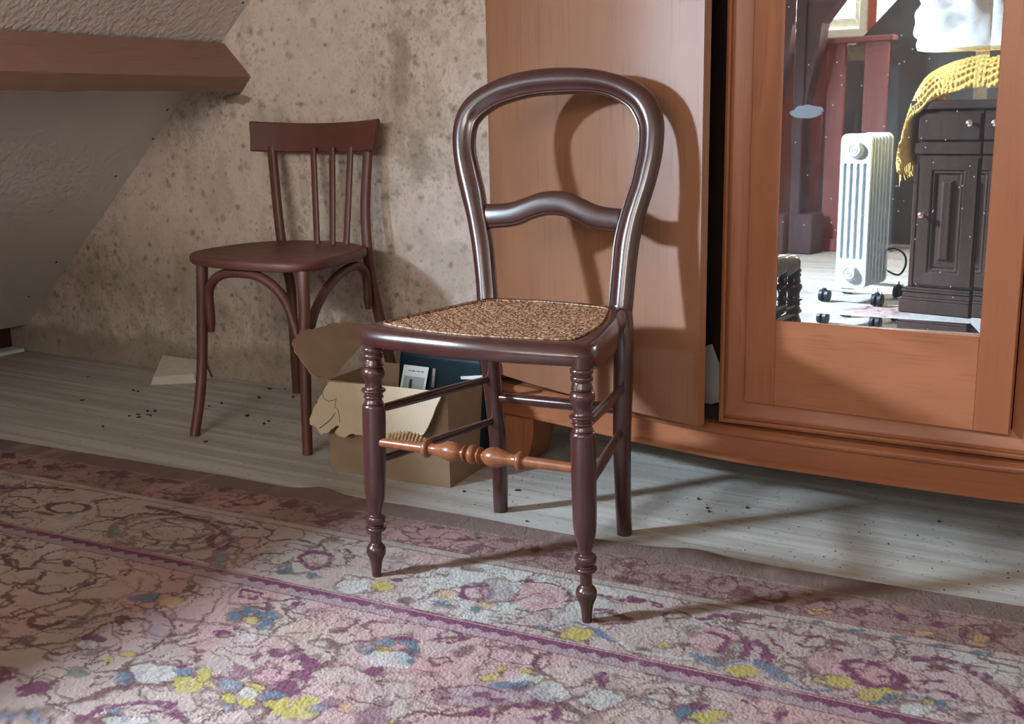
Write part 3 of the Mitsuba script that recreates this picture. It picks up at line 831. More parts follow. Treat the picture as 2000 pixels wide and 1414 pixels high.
ff_ = jag(FF_, .0012, .0045, 4, only=range(7, 30))
add('front_flap', plate(ff_, .0036), B['card_light'], X, smooth=False, label='pale torn flap hanging down in front')
fp = f'{X}__front_flap'
nrm = np.array([0, -1, .2]) / math.hypot(1, .2)


def ff_point(x, z):
    return np.array([x, 1.902 - (0.216 - z) * .2, z]) + nrm * .0021


def px_line(rows, w, name):
    p = np.array([ff_point(x, z) for x, z in rows])
    add(name, tube(p, w, 6), B['ink'], fp, smooth=True)


px_line([(-1.634, .206), (-1.640, .190), (-1.634, .176), (-1.620, .171), (-1.603, .176), (-1.598, .180), (-1.599, .170), (-1.601, .160), (-1.590, .155), (-1.585, .142), (-1.583, .128)], .0006, 'crease')
px_line([(-1.598, .148), (-1.606, .136), (-1.618, .124), (-1.630, .115), (-1.640, .108)], .0010, 'tear')
add('hole', lathe([(0, .001), (.3, .0028), (.7, .0028), (1, .001)], ff_point(-1.655, .166) - nrm * .001, ff_point(-1.655, .166) + nrm * .0004, 12), B['ink'], fp)
rows = []
for i in range(11):
    x = -1.447 + i * .0092
    z1 = .121 + .010 * math.sin(i * .29)
    rows.append(tube(np.array([ff_point(x, .103 + .001 * (i % 3)), ff_point(x + .006, z1 - .004), ff_point(x + .009, z1)]) + nrm * .001, .0030, 8))
add('torn_corrugation', cat(*rows), B['card_torn'], fp)

ball = trimesh.creation.icosphere(3, .022).vertices
case = hull(np.vstack([ball + [x, y, z] for x in (-1.552, -1.346) for y in (.022, .034) for z in (.022, .215)]))
case = turn(case, -9, (0, 0, 0), (1, 0, 0))
case.apply_translation([0, 2.060, .031])
case.apply_scale(1.0)
K = thing('carrying_case', 'dark blue-black rounded case standing in the cardboard box', 'case')
add('shell', hull(case.vertices), B['case'], K, smooth=50)


def case_point(x, h, out=0.0):
    a = math.radians(9)
    return np.array([x, 2.060 + h * math.sin(a) - out * math.cos(a), .031 + h * math.cos(a) + out * math.sin(a)])


def case_plate(x0, x1, h0, h1, out0, out1, skew=0.0):
    pts = [case_point(x + s * skew, h, o) for h, s in ((h0, 0), (h1, 1)) for x in (x0, x1) for o in (out0, out1)]
    return hull(pts)


add('latch', case_plate(-1.465, -1.457, .150, .195, .0, .006, .002), B['chrome'], K)
P_ = thing('photo_card', 'white printed photo card leaning on the dark case', 'card')
add('card', case_plate(-1.557, -1.485, .115, .196, .0065, .0075, .012), B['paper'], P_, smooth=False)
add('print', case_plate(-1.549, -1.489, .118, .170, .0076, .0078, .0065), B['photo_grey'], P_, smooth=False)
add('figure', case_plate(-1.530, -1.522, .118, .163, .0079, .0081, .004), B['photo_dark'], P_, smooth=False)
add('figure', case_plate(-1.520, -1.504, .118, .140, .0079, .0081, .002), B['photo_grey'], P_, smooth=False)
for i, (a, b) in enumerate(((-1.531, -1.525), (-1.522, -1.511), (-1.508, -1.498), (-1.495, -1.487))):
    add('lettering', case_plate(a, b, .1825, .1845, .0076, .0077, 0), B['photo_dark'], P_, smooth=False)
add('paper_sheet', plate([(-1.352, 2.034, .227), (-1.30, 2.04, .232), (-1.262, 2.05, .240), (-1.262, 2.054, .226), (-1.30, 2.045, .222), (-1.352, 2.037, .221)], .0015), B['paper'], smooth=False, label='white paper edge sticking out of the box behind the chair leg', category='paper')

blk = [(-2.70, 2.318, .0), (-2.588, 2.40, .0), (-2.60, 2.475, .0), (-2.80, 2.46, .0), (-2.712, 2.33, .0), (-2.690, 2.322, .026), (-2.592, 2.396, .030), (-2.62, 2.47, .055), (-2.79, 2.455, .060), (-2.705, 2.345, .03)]
add('plaster_block', hull(blk), B['plaster_block'], smooth=False, label='broken white plaster slab leaning at the foot of the wall', category='plaster piece')
CR = [[-2.452, 2.045], [-2.46, 2.026], [-2.426, 2.025], [-2.455, 2.087], [-2.438, 2.096], [-2.416, 2.056], [-2.685, 2.238], [-2.663, 2.236], [-2.437, 1.916], [-2.731, 2.085], [-2.975, 2.306], [-2.334, 2.209], [-2.327, 2.238], [-2.161, 2.175], [-2.16, 2.184], [-2.275, 2.347], [-2.056, 2.137], [-2.069, 2.166], [-2.073, 1.94], [-2.544, 2.495], [-2.32, 2.443], [-2.274, 2.465], [-2.186, 2.395], [-0.806, 2.104], [-0.772, 2.062], [-0.765, 2.047], [-0.698, 2.098], [-0.346, 2.201], [-1.064, 1.819], [-1.28, 1.923], [-1.376, 1.782], [-1.177, 1.984]]
rng = np.random.default_rng(2)
cr = []
for x, y in CR:
    for _ in range(1 + rng.integers(0, 2)):
        m = trimesh.creation.icosphere(0)
        m.apply_scale(rng.uniform(.0022, .0046, 3) * [1.3, 1, .7])
        m.apply_translation([x + rng.normal(0, .003), y + rng.normal(0, .003), .0018])
        cr.append(m)
for _ in range(70):
    m = trimesh.creation.icosphere(0)
    m.apply_scale(rng.uniform(.0008, .0018, 3) * [1.3, 1, .7])
    m.apply_translation([rng.uniform(-1.26, -.1), rng.uniform(1.86, 2.15), .0006])
    cr.append(m)
for _ in range(40):
    m = trimesh.creation.icosphere(0)
    m.apply_scale(rng.uniform(.0018, .0036, 3) * [1.3, 1, .7])
    m.apply_translation([rng.uniform(-2.2, -1.5), rng.uniform(-1.4, -.83), .0014])
    cr.append(m)
add('floor_crumbs', cat(*cr), B['crumb'], smooth=False, label='dark crumbs of dirt scattered over the pale floor', category='dirt', kind='stuff')

# ---------------------------------------------------------------- what the mirror shows, standing behind the camera
# (drawn square to the room first, then turned and shifted together to where they stand)
_add = add


def add(name, mesh, *a, **k):
    m = tri(mesh).copy()
    m.apply_transform(trimesh.transformations.rotation_matrix(math.radians(11.6119), [0, 0, 1]))
    m.apply_translation([SHIFT[0], SHIFT[1], 0.0098 if str(a[1] if len(a) > 1 else '').startswith(('oil_heater', 'pedestal_desk')) else 0])
    return _add(name, m, *a, **k)


SHIFT = (0.4126, 0.1053)
# oil heater
H = thing('oil_heater', 'white oil-filled radiator on black castors, seen in the mirror', 'heater')
HX, HY, HZ0, HZ1 = -1.503, -.312, .062, .690


def fin_outline(w, z0, z1, r):
    return Polygon([(HX - w / 2 + r, z0 + r), (HX + w / 2 - r, z0 + r), (HX + w / 2 - r, z1 - r), (HX - w / 2 + r, z1 - r)]).buffer(r, 8)


end = fin_outline(.128, HZ0, HZ1, .028)
plate_holes = end
for k in range(4):
    x = HX - .042 + k * .0275
    sl = LineString([(x, HZ0 + .13), (x, HZ1 - .125)]).buffer(.0075, 6)
    plate_holes = plate_holes.difference(sl)
for i in range(7):
    y = HY - .006 - i * .036
    if i in (0, 6):
        m = cat(extrude_xz(plate_holes, y - .004, y + .004), extrude_xz(end, y - .012, y - .004))
        m = cat(m, extrude_xz(fin_outline(.122, HZ0 + .004, HZ1 - .004, .026), y - .020, y - .012))
    else:
        m = cat(extrude_xz(fin_outline(.124, HZ0 + .002, HZ1 - .002, .028), y - .006, y + .003), extrude_xz(fin_outline(.096, HZ0 + .016, HZ1 - .016, .024), y - .012, y + .009))
    add('fin', m, B['heater'], H, smooth=40)
for z in (HZ0 + .065, HZ1 - .065):
    add('hub', cat(lathe([(0, .034), (.35, .036), (.7, .033), (.92, .029), (1, .026), (1, .001)], (HX, HY - .02, z), (HX, HY + .016, z), 30), lathe([(0, .030), (1, .030)], (HX, HY - .23, z), (HX, HY - .01, z), 24)), B['heater'], H, smooth=35)
    an = np.linspace(0, 2 * math.pi, 33)[:-1]
    rg = [loft([[(HX + (r + .0016 * math.cos(w)) * math.cos(a), HY + .0165 + .0013 * math.sin(w), z + (r + .0016 * math.cos(w)) * math.sin(a)) for w in np.linspace(0, 2 * math.pi, 7)[:-1]] for a in an], closed=True) for r in (.023, .012)]
    st = [tube(np.array([(HX + x0, HY + .0165, z + z0), (HX + x1, HY + .0165, z + z1)]), .0012, 6) for x0, z0, x1, z1 in ((-.007, -.004, -.007, .006), (-.007, .006, -.001, .001), (-.001, .001, .004, .006), (.004, .006, .004, -.005), (-.014, -.002, -.004, -.007), (.004, -.005, .010, -.002))]
    add('emblem', cat(*rg, *st), B['heater'], H, smooth=True)
for y in (HY - .005, HY - .245):
    add('axle', cat(tube(np.array([(HX - .125, y, .052), (HX + .135, y, .052)]), .0065, 12), lathe([(0, .006), (1, .002)], (HX - .105, y, .056), (HX - .105, y, .072), 10), lathe([(0, .006), (1, .002)], (HX + .115, y, .056), (HX + .115, y, .072), 10)), B['white_paint'], H)
    for x in (HX - .108, HX + .118):
        add('castor', cat(lathe([(0, .018), (.12, .0245), (.88, .0245), (1, .018)], (x - .022, y, .025), (x - .003, y, .025), 26), lathe([(0, .018), (.12, .0245), (.88, .0245), (1, .018)], (x + .003, y, .025), (x + .022, y, .025), 26), rbox((x - .010, x + .010), (y - .014, y + .014), (.03, .058), .004)), B['black_rubber'], H, smooth=40)
add('cable', tube(spline([(HX + .05, HY - .235, .12), (HX + .115, HY - .23, .10), (HX + .145, HY - .225, .14), (HX + .140, HY - .225, .185), (HX + .10, HY - .23, .21), (HX + .05, HY - .235, .20)], 40), .0042, 10), B['black_rubber'], H)

# pedestal desk with drawer and panelled door
E = thing('pedestal_desk', 'dark carved wooden desk with panelled door and drawer, seen in the mirror', 'desk')
DX0, DX1, DY, DT = -1.245, -.52, -.262, .80
add('carcass', cat(rbox((DX0, DX0 + .245), (DY - .45, DY), (.10, DT - .02)), rbox((DX0 + .245, DX1), (DY - .45, DY - .03), (.10, DT - .02))), B['dark_oak'], E)
add('top', rbox((DX0 - .02, DX1 + .02), (DY - .47, DY + .022), (DT - .02, DT + .012), .004), B['dark_oak'], E)
for z0, z1, o in ((0, .050, .024), (.050, .060, .020), (.060, .082, .014), (.082, .090, .018), (.090, .100, .010)):
    add('plinth_moulding', cat(rbox((DX0 - o, DX0 + .240 + o * .2), (DY - .45, DY + o), (z0 + .0002, z1)), rbox((DX0 + .24, DX1), (DY - .45, DY - .03 + o), (z0 + .0002, z1))), B['dark_oak'], E)
add('pilaster', rbox((DX0 + .002, DX0 + .020), (DY - .01, DY + .008), (.102, .575), .003), B['dark_oak'], E)
dd = f'{E}__door'
zz0, zz1, xx0, xx1 = .115, .600, DX0 + .026, DX0 + .240
rr = []
for o, y in ((0, DY), (0, DY + .016), (.045, DY + .016), (.050, DY + .010), (.056, DY + .012), (.064, DY + .004)):
    rr.append([(xx0 + o, y, zz0 + o), (xx1 - o, y, zz0 + o), (xx1 - o, y, zz1 - o), (xx0 + o, y, zz1 - o)])
add('frame', loft(rr, caps=False), B['dark_oak'], dd, smooth=False)
rr = []
for o, y in ((.060, DY + .003), (.085, DY + .006), (.090, DY + .014), (.094, DY + .016)):
    rr.append([(xx0 + o, y, zz0 + o + .01), (xx1 - o, y, zz0 + o + .01), (xx1 - o, y, zz1 - o), (xx0 + o, y, zz1 - o)])
add('raised_panel', loft(rr), B['dark_oak'], dd, smooth=False)
add('knob', lathe([(0, .006), (.3, .005), (.55, .010), (.8, .011), (1, .003)], (DX0 + .047, DY + .016, .383), (DX0 + .047, DY + .044, .383), 20), B['copper'], dd)
dw = f'{E}__drawer'
add('front', rbox((DX0 + .012, DX0 + .240), (DY, DY + .014), (.665, .765), .004), B['dark_oak'], dw)
add('knob', lathe([(0, .006), (.3, .005), (.55, .011), (.8, .012), (1, .003)], (DX0 + .205, DY + .014, .727), (DX0 + .205, DY + .042, .727), 20), B['chrome'], dw)
add('rail', rbox((DX0, DX0 + .245), (DY, DY + .010), (.612, .655), .003), B['dark_oak'], E)

# yellow knitted blanket over the corner of the desk, heaped, falling on the left with a fringe
nu, nv = 150, 130
Uu, Vv = np.meshgrid(np.linspace(0, 1, nu), np.linspace(0, 1, nv), indexing='ij')
xs = np.linspace(0, 1, nu)
sect = spline([(-1.296, .600), (-1.302, .68), (-1.290, .78), (-1.258, .865), (-1.205, .925), (-1.13, .962), (-1.04, .978), (-.94, .985), (-.80, .98), (-.66, .95)], nu)
bx_, bz_ = sect[:, 0][:, None], sect[:, 1][:, None]
yy = DY + .055 - Vv * .40
roll = np.clip(1 - Vv / .22, 0, 1)
hang = np.clip(Uu / .35, 0, 1)
zz = bz_ - roll ** 2 * (.055 + .06 * hang) - .05 * (1 - hang) * Vv
xx = bx_ + (1 - hang) * (.02 * np.sin(Vv * 9) + .012 * Vv)
yy = yy - roll ** 3 * .03
P = np.stack([xx, yy, zz], -1)
P[..., 2] += .010 * (meshkit.fbm(np.stack([P[..., 0] * 9, P[..., 1] * 9, P[..., 2] * 3], -1), 3, 4) - .5) * 2
knit = .0035 * np.sin(Vv * 2 * math.pi * 30 + 2.2 * np.sin(Uu * 40)) + .0016 * np.sin(Uu * 2 * math.pi * 55)


def thick_sheet(P, th):
    n, m = P.shape[:2]
    g = np.cross(np.gradient(P, axis=0), np.gradient(P, axis=1))
    g /= np.linalg.norm(g, axis=-1, keepdims=True) + 1e-9
    a, b = P, P - g * th
    i = np.arange(n * m).reshape(n, m)
    q = np.stack([i[:-1, :-1], i[1:, :-1], i[1:, 1:], i[:-1, 1:]], -1).reshape(-1, 4)
    f = [q, q[:, ::-1] + n * m]
    for e, fl in ((i[0], 0), (i[-1], 1), (i[:, 0], 1), (i[:, -1], 0)):
        w = np.stack([e[:-1], e[1:], e[1:] + n * m, e[:-1] + n * m], 1)
        f.append(w[:, ::-1] if fl else w)
    q = np.vstack(f)
    t = trimesh.Trimesh(np.vstack([a.reshape(-1, 3), b.reshape(-1, 3)]), np.vstack([q[:, [0, 1, 2]], q[:, [0, 2, 3]]]), process=False)
    if t.volume < 0:
        t.invert()
    return t, g


_, g = thick_sheet(P, .01)
sg = 1 if g[nu // 2, nv // 2, 2] > 0 else -1
P = P + sg * g * knit[..., None]
bl, _ = thick_sheet(P, .009 * sg)
Y_ = thing('knitted_blanket', 'yellow knitted blanket with a fringe draped over the dark desk, seen in the mirror', 'blanket')
add('cloth', bl, B['wool'], Y_, smooth=True)
fr = []
rng = np.random.default_rng(9)
for v in np.linspace(.02, .98, 46):
    q = P[0, int(v * (nv - 1))]
    l = rng.uniform(.035, .055)
    fr.append(tube(spline([q + [0, 0, .004], q + [rng.normal(0, .004), rng.normal(0, .003), -l / 2], q + [rng.normal(0, .006), rng.normal(0, .004), -l]], 7), .0022, 5))
add('fringe', cat(*fr), B['wool'], Y_, kind='stuff')

# crumpled white linen on the blanket
m = trimesh.creation.icosphere(5)
v = m.vertices
d = v / np.linalg.norm(v, axis=1, keepdims=True)
lump = 1 + .42 * (meshkit.fbm(d * 1.6 + 3, 2, 7) - .5) * 2 + .06 * (np.abs(meshkit.fbm(d * 2.4 + 9, 2, 5) - .5) * 4 - .6)
v = d * lump[:, None] * [.245, .15, .20]
v[:, 2] = np.where(v[:, 2] < -.10, -.10 + (v[:, 2] + .10) * .15, v[:, 2])
v = v + [-1.075, DY - .145, 1.112]
add('white_linen', trimesh.Trimesh(v, m.faces, process=False), B['linen'], smooth=True, label='crumpled white linen heaped on the yellow blanket, seen in the mirror', category='linen')

# plank guard rail, timber post with a brace, and the grey board behind it
G = thing('plank_guard_rail', 'red-brown plank railing with a flat handrail, seen in the mirror', 'railing')
GY = -2.03
add('handrail', rbox((-2.60, -2.015), (GY - .03, GY + .055), (1.150, 1.180), .004), B['red_paint'], G)
add('base_rail', rbox((-2.60, -2.04), (GY - .01, GY + .045), (0, .070), .004), B['red_paint'], G)
for b0, b1, t0, t1 in ((-2.60, -2.52, -2.575, -2.50), (-2.505, -2.425, -2.455, -2.392), (-2.390, -2.290, -2.385, -2.290), (-2.176, -2.048, -2.176, -2.048)):
    add('plank', extrude_xz([(b0, .07), (b1, .07), (t1, 1.15), (t0, 1.15)], GY - .008, GY + .018), B['red_paint'], G, smooth=False)
add('wood_scrap', turn(rbox((-2.290, -2.180), (GY - .022, GY - .009), (1.055, 1.135), .002), 4, (-2.23, GY, 1.1), (0, 1, 0)), B['card'], label='small pale wooden board between two railing planks, seen in the mirror', category='board')
T_ = thing('timber_post', 'brown timber post with a slanting brace, its colour darkened as if backlit, seen in the mirror', 'post')
add('post', rbox((-2.488, -2.430), (-1.93, -1.80), (0, ZC), .005), B['backlit_timber'], T_)
add('brace', extrude_xz([(-2.432, .78), (-2.405, .92), (-2.365, 1.10), (-2.345, 1.25), (-2.255, 1.36), (-2.00, 1.70), (-2.30, 1.70), (-2.432, 1.52)], -1.92, -1.82), B['backlit_timber'], T_, smooth=False)
add('base_block', rbox((-2.505, -2.345), (-1.945, -1.785), (0, .225), .006), B['backlit_timber'], T_)
add('grey_board', extrude_xz([(-2.34, 1.20), (-2.02, 1.52), (-1.70, 1.52), (-1.70, .02), (-2.30, .02), (-2.60, .02), (-2.60, 1.10), (-2.40, 1.14)], -2.40, -2.37), B['grey_board'], smooth=False, label='dark grey board standing behind the plank railing, seen in the mirror', category='board')

add = _add
